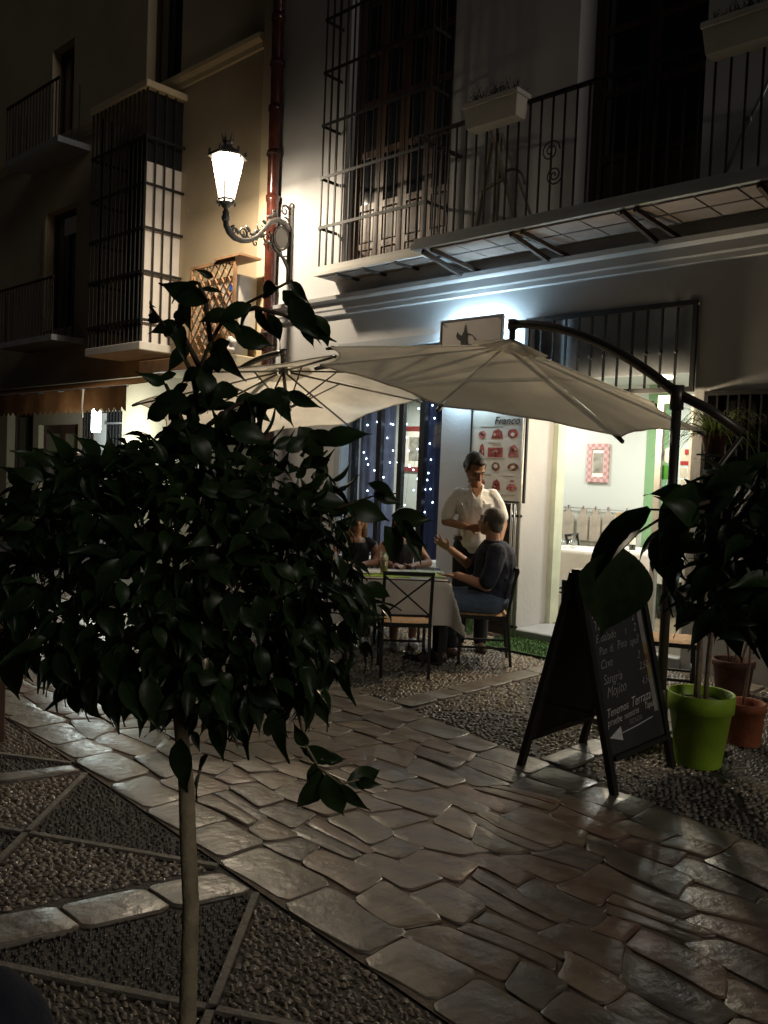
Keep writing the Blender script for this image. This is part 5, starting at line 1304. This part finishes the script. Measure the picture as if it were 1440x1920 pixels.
# ================================================================ FOREGROUND FICUS (left): ball crown on a slim stem
DT = 1.62
tb = at_depth(352, 1900, DT); t1 = at_depth(350, 1480, DT); t2 = at_depth(335, 1330, DT); cc = at_depth(330, 1085, DT)
tree = thing('ficus_tree', 'small round headed ficus tree with slim stem filling the left foreground', 'tree', (tb[0] - .01, tb[1] - .005, 0))
obj('trunk', MB().tube([(tb[0] - .012, tb[1] - .006, 0), (tb[0] - .006, tb[1] - .004, .35), tuple(tb), tuple(at_depth(358, 1700, DT)), tuple(at_depth(352, 1560, DT)), tuple(t1), tuple(at_depth(343, 1400, DT)), tuple(t2), tuple(at_depth(332, 1180, DT))], [.020, .018, .0165, .0155, .0155, .0150, .0135, .012, .009], 12), bark, tree)
fol = Foliage(tree)
for i in range(26):                                    # limbs inside the crown
    a = random.uniform(0, 6.28); el = random.uniform(-.5, 1.2); rr_ = random.uniform(.2, .32)
    p0 = Vector(at_depth(333, random.uniform(1180, 1330), DT)); p2 = Vector(cc) + Vector((rr_ * math.cos(a) * math.cos(el), rr_ * math.sin(a) * math.cos(el), rr_ * math.sin(el) * .9))
    pm = p0.lerp(p2, .5) + Vector((0, 0, .04)); obj('branch', MB().tube([p0, pm, p2], [.006, .004, .002], 6), bark_dark, tree)
rl = random.Random(11)
n_ball = 0
right_v, up_v, fw_v = Vector(camxy(1, 0)), Vector((0, 0, 1)), Vector(camxy(0, 1))
def crown_ok(px, py):
    """outline of the crown in the photo: a broad dome, wider left, ragged flat underside"""
    top = np.interp(px, [-120, 0, 90, 200, 330, 480, 600, 640, 665, 710, 740], [1000, 930, 870, 850, 800, 800, 810, 880, 1070, 1120, 1300])
    bot = np.interp(px, [-120, 0, 60, 120, 330, 480, 560, 640, 690, 740], [1180, 1215, 1215, 1270, 1330, 1330, 1330, 1280, 1230, 1130])
    return top < py < bot
while n_ball < 2500:
    v = Vector((rl.gauss(0, 1), rl.gauss(0, 1), rl.gauss(0, 1))).normalized(); s = rl.uniform(.35, 1.0) ** .5
    p = Vector(cc) + right_v * v.x * .385 * s + fw_v * v.y * .33 * s + up_v * v.z * .30 * s
    u_, w_, z_ = proj(p)
    if not crown_ok(u_, w_): continue
    out = (p - Vector(cc)).normalized(); ln = rl.uniform(.038, .082)
    d = (out * rl.uniform(.3, 1.0) + Vector((rl.gauss(0, .4), rl.gauss(0, .4), rl.uniform(-1.1, .15)))).normalized()
    fol.add(p, p + d * ln, up=tuple(out + Vector((0, 0, .6)))); n_ball += 1
# hanging fringe under the crown and single leaves seen against the street
def px_leaf(bx, by, tx, ty, dep_=DT, ddep=0.0, roll=None, kind=None, f=None):
    (f or fol).add(at_depth(bx, by, dep_), at_depth(tx, ty, dep_ + ddep), roll, kind, up=tuple(-fw_v + Vector((0, 0, .3))))
for bx, by, tx, ty in ((25, 1220, 8, 1330), (62, 1200, 50, 1290), (100, 1240, 72, 1300), (175, 1280, 75, 1325), (140, 1290, 138, 1360), (160, 1290, 168, 1380), (205, 1290, 186, 1345), (235, 1300, 212, 1370), (260, 1300, 248, 1370), (285, 1290, 272, 1345),
                       (362, 1370, 376, 1410), (410, 1340, 408, 1440), (440, 1320, 470, 1420), (470, 1330, 455, 1430), (520, 1340, 535, 1440), (510, 1330, 522, 1420), (388, 1300, 400, 1400), (590, 1290, 620, 1370), (640, 1240, 660, 1330), (600, 1230, 640, 1310), (560, 1280, 575, 1370)):
    px_leaf(bx, by, tx, ty, DT - rl.uniform(-.03, .15), rl.uniform(-.02, .02))
px_leaf(338, 1385, 342, 1500, DT - .045, .0, .15, 0); px_leaf(388, 1415, 352, 1500, DT - .05, .01, 1.0, 2)
twig = [(545, 1280), (560, 1340), (575, 1400), (598, 1440)]
obj('branch', MB().tube([at_depth(a, b_, DT - .08) for a, b_ in twig], [.0045, .0035, .003, .002], 6), bark, tree)
obj('branch', MB().tube([at_depth(a, b_, DT - .08) for a, b_ in ((598, 1440), (640, 1470), (680, 1460))], [.0022, .002, .0015], 6), bark, tree)
for bx, by, tx, ty in ((575, 1400, 548, 1360), (575, 1400, 640, 1450), (585, 1420, 560, 1395), (590, 1430, 580, 1485), (598, 1440, 578, 1570), (612, 1450, 645, 1560), (625, 1465, 640, 1520), (640, 1470, 690, 1535), (650, 1468, 735, 1442), (670, 1462, 715, 1480), (600, 1425, 655, 1420)):
    px_leaf(bx, by, tx, ty, DT - .08, rl.uniform(-.03, .03))
# the tall shoots above the crown, against the lit wall
shoots = [[(345, 900), (352, 820), (368, 740), (375, 690), (395, 640), (425, 590), (470, 565), (520, 540), (548, 525)],
          [(375, 690), (355, 650), (335, 610), (345, 560)], [(352, 820), (330, 760), (310, 720)], [(368, 740), (360, 700), (330, 640), (300, 600), (282, 575)],
          [(425, 590), (480, 577), (530, 590), (560, 605)], [(350, 830), (400, 790), (440, 760), (500, 740), (540, 735)], [(395, 640), (385, 560), (372, 530)]]
for s_ in shoots:
    n_ = len(s_); obj('shoot', MB().tube([at_depth(a, b_, DT - .03 * math.sin(i)) for i, (a, b_) in enumerate(s_)], [.0055 * (1 - .6 * i / n_) for i in range(n_)], 6), bark_dark, tree)
for bx, by, tx, ty in ((390, 565, 285, 530), (400, 520, 365, 505), (372, 530, 305, 545), (372, 545, 430, 540), (345, 560, 350, 620), (430, 585, 370, 600), (545, 527, 582, 570), (520, 540, 455, 545), (530, 545, 585, 600), (548, 560, 592, 645), (560, 605, 628, 640), (560, 600, 600, 655), (590, 590, 630, 660), (470, 575, 395, 590), (470, 570, 440, 640),
                       (500, 585, 545, 640), (480, 580, 520, 640), (335, 605, 275, 625), (335, 605, 345, 680), (300, 600, 268, 590), (310, 610, 330, 650), (282, 575, 300, 560), (355, 650, 300, 690), (375, 690, 330, 720), (390, 650, 430, 700), (400, 640, 450, 720), (440, 625, 520, 660), (450, 610, 500, 680), (380, 690, 400, 760), (395, 670, 370, 740),
                       (352, 720, 300, 760), (360, 760, 260, 740), (352, 790, 300, 810), (350, 770, 420, 740), (368, 740, 440, 770), (400, 745, 470, 700), (410, 700, 390, 640), (330, 700, 280, 720), (345, 830, 270, 800), (352, 840, 290, 850), (380, 800, 430, 860), (400, 790, 470, 800), (440, 760, 500, 730), (450, 755, 520, 790), (480, 745, 560, 740), (500, 740, 480, 820),
                       (540, 735, 600, 770), (520, 738, 545, 800), (320, 760, 250, 790), (310, 720, 255, 700), (430, 770, 380, 850), (470, 760, 440, 860), (430, 800, 520, 830), (600, 830, 700, 800), (580, 810, 660, 840), (560, 800, 620, 880), (350, 600, 300, 590), (410, 600, 480, 620), (430, 640, 380, 660)):
    px_leaf(bx, by, tx, ty, DT - rl.uniform(-.06, .10), rl.uniform(-.04, .04))
for s_ in shoots:                                        # fill along the shoots
    for i in range(len(s_) - 1):
        for q in range(3):
            t = rl.random(); bx = s_[i][0] + (s_[i + 1][0] - s_[i][0]) * t; by = s_[i][1] + (s_[i + 1][1] - s_[i][1]) * t
            an = rl.uniform(-.4, 3.5); ln = rl.uniform(40, 85)
            if by < 730: continue
            px_leaf(bx, by, bx + ln * math.cos(an), by + ln * math.sin(an) * .8, DT - rl.uniform(-.05, .05), rl.uniform(-.05, .05))
# leaves reaching right over the table
obj('branch', MB().tube([at_depth(a, b_, DT - .1) for a, b_ in ((560, 960), (640, 950), (700, 930), (745, 925))], [.004, .003, .002, .0015], 6), bark_dark, tree)
for bx, by, tx, ty in ((700, 925, 760, 945), (650, 950, 745, 970), (735, 965, 815, 985), (720, 985, 780, 1075), (745, 975, 800, 1030), (760, 985, 800, 1060), (690, 905, 750, 925), (640, 1130, 700, 1200), (660, 1090, 720, 1160), (650, 1160, 640, 1230), (100, 890, 20, 905), (60, 930, 0, 950)):
    px_leaf(bx, by, tx, ty, DT - .1, rl.uniform(-.03, .03))
fol.build()
tp_ = thing('tree_pot', 'round dark pot holding the foreground ficus stem', 'plant pot', (tb[0] - .01, tb[1] - .005, 0))
obj('shell', MB().lathe([(0, 0), (.13, 0), (.17, .28), (.185, .285), (.185, .32), (.165, .32), (.155, .27)], 28), terracotta, tp_, (0, 0, 0))
obj('soil', MB().lathe([(.022, .272), (.158, .268)], 24), soil, tp_, (0, 0, 0))

# ================================================================ SECOND FICUS at the right edge, close to the viewer
D2 = 1.20
c2 = Vector(at_depth(1500, 1035, D2 + .08)); tr2 = thing('ficus_tree', 'dark ficus leaves of a nearer tree reaching in from the right edge', 'tree', (c2.x + .03, c2.y + .02, 0))
obj('trunk', MB().tube([(c2.x + .03, c2.y + .02, 0), (c2.x + .02, c2.y + .015, .7), (c2.x, c2.y, 1.30), (c2.x, c2.y, 1.5)], [.018, .016, .013, .006], 10), bark, tr2)
f2 = Foliage(tr2, limit=300); k = 0
def crown2(px, py):
    left = np.interp(py, [860, 900, 950, 1000, 1100, 1170, 1230], [1400, 1285, 1235, 1232, 1240, 1300, 1400]); return px > left + 25 and 875 < py < 1175
while k < 420:
    v = Vector((rl.gauss(0, 1), rl.gauss(0, 1), rl.gauss(0, 1))).normalized(); s = rl.uniform(.1, 1.0) ** .5
    p = c2 + right_v * v.x * .23 * s + fw_v * v.y * .20 * s + up_v * v.z * .19 * s
    u_, w_, z_ = proj(p)
    if not crown2(u_, w_): continue
    out = (p - c2).normalized(); d = (out * .4 + Vector((rl.gauss(0, .4), rl.gauss(0, .4), rl.uniform(-1.0, .2)))).normalized()
    f2.add(p, p + d * rl.uniform(.055, .085), up=tuple(out + Vector((0, 0, .6)))); k += 1
def big(bx, by, tx, ty, dep_, roll, kind, dd=0.0): px_leaf(bx, by, tx, ty, dep_, dd, roll, kind, f2)
big(1168, 1028, 1128, 1215, D2, 0.0, 4); big(1218, 953, 1055, 1100, D2, .95, 0)
big(1300, 905, 1225, 1050, D2, .3, 0); big(1290, 990, 1215, 1070, D2, .5, 1); big(1330, 1060, 1290, 1140, D2, .4, 0); big(1380, 1080, 1360, 1190, D2, .2, 2); big(1240, 1000, 1225, 1110, D2 + .03, .9, 1); big(1420, 880, 1300, 900, D2, .4, 1); big(1380, 910, 1235, 985, D2 + .02, .2, 0); big(1440, 850, 1370, 905, D2, .3, 2)
obj('twig', MB().tube([at_depth(a, b_, D2) for a, b_ in ((1330, 940), (1250, 965), (1195, 1000), (1166, 1030))], [.003, .0022, .0018, .0015], 6), bark_dark, tr2)
obj('twig', MB().tube([at_depth(a, b_, D2) for a, b_ in ((1320, 960), (1260, 957), (1213, 955))], [.003, .002, .0015], 6), bark_dark, tr2)
f2.build()

# ================================================================ CANE PLANTS IN THE POTS, SPIKY HANGING PLANT
def cane_plant(label, c, canes, hts, m, z0=.36, leaves=True, seed=1):
    r_ = random.Random(seed); t = thing('cane_plant', label, 'plant', (c[0], c[1], z0), group='cane stemmed plants in pots'); f = Foliage(t, limit=60)
    for dx, dy, lx, ly, h, rad in canes:
        pts = [(c[0] + dx + lx * q + .008 * math.sin(6 * q + dx * 90), c[1] + dy + ly * q, z0 + h * q) for q in np.linspace(0, 1, 7)]
        obj('cane', MB().tube(pts, [rad * (1 - .25 * q) for q in np.linspace(0, 1, 7)], 8), m, t)
        top = Vector(pts[-1])
        for i in range(26 if leaves else 0):
            a = r_.uniform(0, 6.28); s0 = top + Vector((r_.uniform(-.03, .03), r_.uniform(-.03, .03), r_.uniform(-.25, .05)))
            f.add(s0, s0 + Vector((math.cos(a) * r_.uniform(.06, .13), math.sin(a) * r_.uniform(.06, .13), r_.uniform(-.10, .06))))
    if leaves: f.build()
    return t
cane_m = mat('cane', (.22, .16, .12), .6, var=.3, scale=25, bump=.15, bscale=60)
cane_plant('tall cane plant with thick bare stems growing in the lime green pot', GP, ((.03, -.02, .06, -.02, .98, .016), (-.03, .02, -.01, .03, .92, .013), (-.06, .06, .02, .0, .95, .021)), None, cane_m, seed=3)
cane_plant('slim single stemmed plant growing in the terracotta pot', TP, ((-.01, 0, .03, .01, .72, .011),), None, cane_m, z0=.21, seed=4)
cane_plant('leafy plant in the rear pot against the dark wall', P3, ((0, 0, .05, 0, .55, .012), (.05, .03, .10, 0, .6, .01), (-.04, .02, -.05, 0, .5, .01)), None, cane_m, z0=.22, seed=5)
hp = at_y(1340, 815, 7.02)
sp = thing('spider_plant', 'spiky long leaved plant in a small pot right of the doorway', 'plant', tuple(hp))
obj('pot', MB().lathe([(0, -.16), (.07, -.16), (.10, -.02), (.11, -.02), (.11, .01), (.095, .01), (.09, -.03)], 18), clay_dark, sp, (0, 0, 0))
for k in range(95):
    a = random.uniform(0, 6.28); ln = random.uniform(.26, .54); w = random.uniform(.006, .010); rise = random.uniform(.02, .30)
    m = MB(); rows = []
    for i in range(7):
        t = i / 6; rad = .03 + ln * t; zz = rise * math.sin(t * 2.0) - .50 * ln * t ** 2.4
        ww = w * (1 - t) ** .6 + .0006
        ca, sa = math.cos(a), math.sin(a); rows += [(rad * ca - ww * sa, rad * sa + ww * ca, zz), (rad * ca, rad * sa, zz - ww * .4), (rad * ca + ww * sa, rad * sa - ww * ca, zz)]
    m.add(rows, [(i * 3 + j, i * 3 + j + 1, (i + 1) * 3 + j + 1, (i + 1) * 3 + j) for i in range(6) for j in range(2)], True)
    obj('blade', m, grass_blade, sp, (0, 0, 0))
wb = thing('wall_shelf', 'small iron wall bracket carrying the spiky plant right of the doorway', 'shelf', (hp[0], FY, hp[2] - .2))
obj('plate', MB().box(hp[0] - .10, hp[1] - .10, hp[2] - .175, hp[0] + .10, FY - .002, hp[2] - .162), iron, wb)
obj('strut', MB().bar((hp[0], FY - .004, hp[2] - .40), (hp[0], hp[1] - .05, hp[2] - .18), .018), iron, wb)
# wall sconce / white cable drum on the parasol tail
# --- artificial turf mat in the doorway
tf = thing('turf_mat', 'green artificial grass mat lying at the restaurant doorway', 'mat', (-4.35, 7.0, 0))
obj('backing', MB().box(-5.0, 6.62, .020, -3.35, 7.255, .028), turf_mat, tf)
bl = MB()
for i in range(5200):
    xx, yy = random.uniform(-4.99, -3.36), random.uniform(6.63, 7.25); a = random.uniform(0, 6.28); hh = random.uniform(.012, .026)
    bl.add([(xx - .003 * math.cos(a), yy - .003 * math.sin(a), .028), (xx + .003 * math.cos(a), yy + .003 * math.sin(a), .028), (xx + random.uniform(-.01, .01), yy + random.uniform(-.01, .01), .028 + hh)], [(0, 1, 2)])
tag(obj('pile', bl, turf_mat, tf), kind='stuff')
fb = thing('flower_stems', 'thin leafy plant in a green glass bottle beside the folded gate', 'plant', (-5.35, 7.0, 0))
obj('bottle', MB().lathe([(0, 0), (.05, 0), (.052, .01), (.052, .22), (.02, .30), (.02, .36), (.016, .36)], 16), glass('green_glass', (.45, .7, .4), .2), fb, (0, 0, 0))
ff = Foliage(fb, limit=40)
for i in range(14):
    s0 = Vector((-5.35 + random.uniform(-.03, .03), 7.0 + random.uniform(-.03, .03), .34 + random.uniform(-.05, .12))); ff.add(s0, s0 + Vector((random.uniform(-.07, .07), random.uniform(-.07, .07), random.uniform(-.05, .05))))
ff.build()

# ================================================================ INSIDE THE RESTAURANT
def ipic(label, x0, x1, z0, z1, y, mf, inner=True):
    t = thing('framed_picture', label, 'picture', ((x0 + x1) / 2, y, z0))
    f = .07; m = MB()
    m.box(x0, y - .03, z0, x0 + f, y, z1).box(x1 - f, y - .03, z0, x1, y, z1).box(x0 + f + .001, y - .03, z1 - f, x1 - f - .001, y, z1).box(x0 + f + .001, y - .03, z0, x1 - f - .001, y, z0 + f)
    obj('frame', m, mf, t); obj('mount', MB().box(x0 + f, y - .014, z0 + f, x1 - f, y - .002, z1 - f), paper, t)
    if inner:
        cx_, cz_ = (x0 + x1) / 2, (z0 + z1) / 2; w, h = (x1 - x0) * .22, (z1 - z0) * .26
        obj('print', MB().box(cx_ - w, y - .018, cz_ - h, cx_ + w, y - .0145, cz_ + h), mat('print_sepia', (.25, .24, .20), .7, var=.6, scale=9, detail=6), t)
def gingham(name, a, b):
    m = bpy.data.materials.new(name); m.use_nodes = True; N = m.node_tree.nodes; L = m.node_tree.links; bs = N['Principled BSDF']
    tcn = N.new('ShaderNodeTexCoord'); ck = N.new('ShaderNodeTexChecker'); ck.inputs['Scale'].default_value = 22; ck.inputs['Color1'].default_value = (*a, 1); ck.inputs['Color2'].default_value = (*b, 1)
    L.new(tcn.outputs['Object'], ck.inputs['Vector']); L.new(ck.outputs['Color'], bs.inputs['Base Color']); bs.inputs['Roughness'].default_value = .6
    return m
y_ = RYB - .003
a = at_y(1104, 832, y_); b_ = at_y(1141, 905, y_)
ipic('red checked picture frame on the pale wall seen through the doorway', a[0], b_[0], b_[2], a[2], y_, gingham('gingham', (.40, .20, .19), (.50, .36, .34)))
a = at_y(757, 800, y_); b_ = at_y(801, 885, y_)
ipic('dark red framed picture seen through the shop window', a[0], b_[0], b_[2], a[2], y_, red_frame)
# rail with hanging cutting boards
rl_ = thing('board_rail', 'thin wall rail with hooks across the pale dining room wall', 'rail', (-5.6, RYB, 1.28))
zr = 1.285
obj('rail', MB().tube([(-6.20, RYB - .03, zr), (-4.95, RYB - .03, zr)], .006, 6), MATS['grey_steel'], rl_)
for xx in (-6.1, -5.58, -5.05): obj('mount_pin', MB().tube([(xx, RYB - .03, zr), (xx, RYB - .001, zr)], .008, 6), MATS['grey_steel'], rl_)
bw = mat('board_wood', (.36, .32, .26), .6, var=.2, scale=7)
def board(xc, w, h, style, lab):
    t = thing('cutting_board', lab, 'cutting board', (xc, RYB - .05, zr - h), group='cutting boards hung on the wall rail')
    if style == 0: poly = [(-w / 2, -h), (w / 2, -h), (w / 2, -.22 * h), (.25 * w, -.14 * h), (.12 * w, -.10 * h), (.12 * w, .03), (-.12 * w, .03), (-.12 * w, -.10 * h), (-.25 * w, -.14 * h), (-w / 2, -.22 * h)]
    elif style == 1: poly = [(-w / 2, -h), (w / 2, -h), (w / 2, -.25 * h), (.30 * w, -.18 * h)] + [(.30 * w * math.cos(q), -.06 * h + .10 * h * math.sin(q)) for q in np.linspace(-.4, 3.54, 9)] + [(-.30 * w, -.18 * h), (-w / 2, -.25 * h)]
    else: poly = [(-w / 2, -h), (w / 2, -h), (w / 2, -.15 * h), (w * .35, -.08 * h), (-w * .35, -.08 * h), (-w / 2, -.15 * h)]
    obj('board', MB().prism(poly, -.01, .01, (xc, RYB - .045, zr)), bw if style < 2 else mat('board_tan', (.40, .28, .12), .6, var=.15), t)
    obj('hook', MB().tube([(xc, RYB - .03, zr + .02), (xc, RYB - .06, zr + .03), (xc, RYB - .06, zr - .01)], .004, 5), iron, t)
for i, (xc, w, h, s_, lab) in enumerate(((-6.02, .17, .42, 0, 'wooden board with narrow neck, leftmost on the wall rail'), (-5.80, .15, .42, 1, 'wooden board with round head, second on the wall rail'), (-5.62, .15, .42, 1, 'round headed wooden board, third along the wall rail'), (-5.44, .14, .36, 0, 'narrow necked wooden board near the middle of the wall rail'), (-5.18, .30, .34, 2, 'broad tan wooden board at the right end of the wall rail'))):
    board(xc, w, h, s_, lab)
# tables, bottles, glasses
zf = RZ0
make_table('dining table inside the doorway, the nearer one on the left', 'white cloth on the nearer indoor table', (-5.10, 8.85, zf), .1, .85, .75, .34, 'indoor dining tables')
make_table('dining table inside the doorway, further back on the right', 'white cloth on the further indoor table with bottles', (-4.78, 9.52, zf), 0.05, .95, .7, .34, 'indoor dining tables')
make_table('dining table inside behind the shop window', 'white cloth on the indoor table behind the shop window', (-7.6, 9.2, zf), 0.0, .95, .8, .34, 'indoor dining tables')
def icopy(x_, y__, rz, lab):
    c = copy_tree(ch, None, (x_, y__, zf), rz); c['label'] = lab
icopy(-5.72, 8.9, R(-90), 'black chair inside at the left end of the nearer indoor table')
icopy(-5.45, 9.6, R(-80), 'black chair inside between the two clothed tables')
icopy(-8.3, 9.2, R(-90), 'black chair inside behind the shop window')
wine = mat('wine_bottle', (.012, .015, .010), .12, var=.1, coat=.5)
def bottle(x_, y__, cap_, lab):
    t = thing('wine_bottle', lab, 'bottle', (x_, y__, zf + .745), group='wine bottles on the indoor table')
    obj('glass_body', MB().lathe([(0, 0), (.036, 0), (.037, .01), (.037, .18), (.030, .21), (.014, .235), (.013, .30), (0, .30)], 16), wine, t, (0, 0, 0))
    obj('paper_label', MB().lathe([(.0375, .06), (.0378, .062), (.0378, .14), (.0375, .142)], 16), paper, t, (0, 0, 0))
    obj('foil', MB().lathe([(.0145, .25), (.0148, .252), (.0148, .305), (0, .306)], 12), cap_, t, (0, 0, 0))
bottle(-4.90, 9.33, mat('foil_red', (.40, .03, .03), .3, .3), 'dark wine bottle with red foil, left of the pair on the further indoor table'); bottle(-4.76, 9.32, MATS['foil_red'], 'dark wine bottle with red foil, right of the pair on the further indoor table')
wg = glass('wine_glass', (.95, .97, .95), .25)
for i, (x_, y__) in enumerate(((-5.32, 8.72), (-5.18, 8.68), (-5.25, 8.85))):
    glass_thing('wine_glass', ('upturned wine glass on the nearer indoor table, leftmost', 'upturned wine glass on the nearer indoor table, closest to the door', 'upturned wine glass on the nearer indoor table, behind the others')[i], (x_, y__, zf + .745), [(0, 0), (.034, 0), (.038, .04), (.030, .075), (.006, .09), (.005, .15), (.032, .158), (0, .16)], wg)
# ceiling lamps
for i, (x_, y__, e) in enumerate(((-4.3, 8.9, 60), (-6.2, 9.2, 34), (-8.4, 9.0, 52))):
    t = thing('ceiling_lamp', ('round white ceiling lamp just inside the doorway', 'round white ceiling lamp in the middle of the dining room', 'round white ceiling lamp deep inside behind the shop window')[i], 'lamp', (x_, y__, RZ1))
    obj('rim', MB().lathe([(.0, -.002), (.16, -.002), (.16, -.05), (.145, -.055)], 24), MATS['spot_white'], t, (0, 0, 0))
    obj('diffuser', MB().lathe([(.144, -.054), (.12, -.075), (0, -.085)], 24), emitter('diffuser', (1.0, .96, .86), 6), t, (0, 0, 0))
    d = bpy.data.lights.new('ceiling_light', 'AREA'); d.shape = 'DISK'; d.size = .3; d.energy = e; d.color = (1.0, .97, .90)
    q = bpy.data.objects.new('ceiling_light', d); C.objects.link(q); q.parent = t; q.location = (0, 0, -.10)
# shop window curtain and string of fairy lights
cu1 = thing('window_curtain', 'sheer blue curtain hanging inside the left half of the shop window', 'curtain', (-7.3, FY + .26, .65))
obj('drape', MB().grid(lambda u, v: (-7.58 + .62 * u, FY + .27 + .025 * math.sin(u * 30) + .01 * math.sin(u * 11), .66 + 2.4 * v), 50, 6), mat('sheer_grey', (.16, .18, .28), .9, var=.2, scale=4, transl=.6), cu1)
cu2 = thing('window_curtain', 'dark blue curtain gathered at the right side of the shop window', 'curtain', (-6.15, FY + .26, .65))
obj('drape', MB().grid(lambda u, v: (-6.62 + .40 * u, FY + .27 + .03 * math.sin(u * 24), .66 + 2.4 * v), 30, 6), curtain_blue, cu2)
fl = thing('fairy_lights', 'string of tiny cold white fairy lights draped across the shop window', 'fairy lights', (-6.8, FY + .23, 2.6))
me_b = MB().ell((0, 0, 0), (.0075, .0075, .009), 8, 6).mesh('bulb'); ecold = emitter('fairy', (.62, .76, 1.0), 22)
spots = [(687, 860), (689, 797), (707, 791), (711, 814), (733, 795), (726, 821), (750, 791), (737, 796), (785, 766), (789, 791), (801, 793), (811, 760), (815, 784), (717, 848), (737, 845), (766, 845), (783, 842), (798, 843), (806, 832), (808, 862), (803, 887), (801, 900), (797, 918), (783, 898), (776, 919), (775, 881), (768, 875), (717, 870), (731, 867), (745, 867), (690, 871), (682, 848), (664, 818), (663, 843), (665, 868), (689, 920), (660, 912), (707, 862), (702, 882), (811, 942), (793, 962), (796, 960), (757, 970), (714, 947), (663, 957), (697, 931), (708, 839), (719, 895), (763, 795), (763, 820), (768, 872), (759, 947), (651, 935), (807, 917), (720, 797)]
pts_ = [at_y(a, b_, FY + .235) for a, b_ in spots]
repeat('bulb', me_b, ecold, fl, [tuple(q) for q in pts_])
order = sorted(range(len(pts_)), key=lambda i: (round(pts_[i][0] / .12), pts_[i][2]))
cols = {}
for i in order: cols.setdefault(round(pts_[i][0] / .12), []).append(pts_[i])
for k, v in cols.items():
    v = sorted(v, key=lambda q: -q[2]); x_ = v[0][0]
    obj('wire', MB().tube([(x_, FY + .238, 3.05)] + [(q[0], FY + .238, q[2] + .012) for q in v], .0015, 4), iron, fl)
obj('wire', MB().tube([(-7.6, FY + .238, 3.05), (-6.1, FY + .238, 3.05)], .002, 4), iron, fl)
# dark reddish post at the left edge, second outdoor table beyond the crown is hidden by it
lp = at_ground(8, 1392)
pst = thing('wooden_post', 'dark reddish wooden post at the left edge of the street', 'post', (lp[0] - .04, lp[1] - .03, 0))
obj('shaft', MB().box(lp[0] - .075, lp[1] - .065, 0, lp[0] - .005, lp[1] + .005, 1.05, ch=.006), wood_dark, pst); obj('cap', MB().box(lp[0] - .085, lp[1] - .075, 1.051, lp[0] + .005, lp[1] + .015, 1.08, ch=.006), wood_dark, pst)
bp = at_depth(-10, 1990, 1.15)
bag = thing('dark_sack', 'dark navy rounded bundle cut by the bottom left photo corner', 'bundle', (bp[0], bp[1], 0))
m = MB(); m.ell((bp[0] - .06, bp[1] - .06, .25), (.2, .2, .30)); m.ell((bp[0] - .01, bp[1] - .02, .68), (.13, .13, .25)); m.ell((bp[0] - .03, bp[1] - .04, .48), (.15, .15, .22)); m.ell((bp[0] - .12, bp[1] - .14, .12), (.24, .22, .14))
o = _link('cloth', melt(m, .02, 4), bag, -WL[bag.name]); o.data.materials.append(navy)
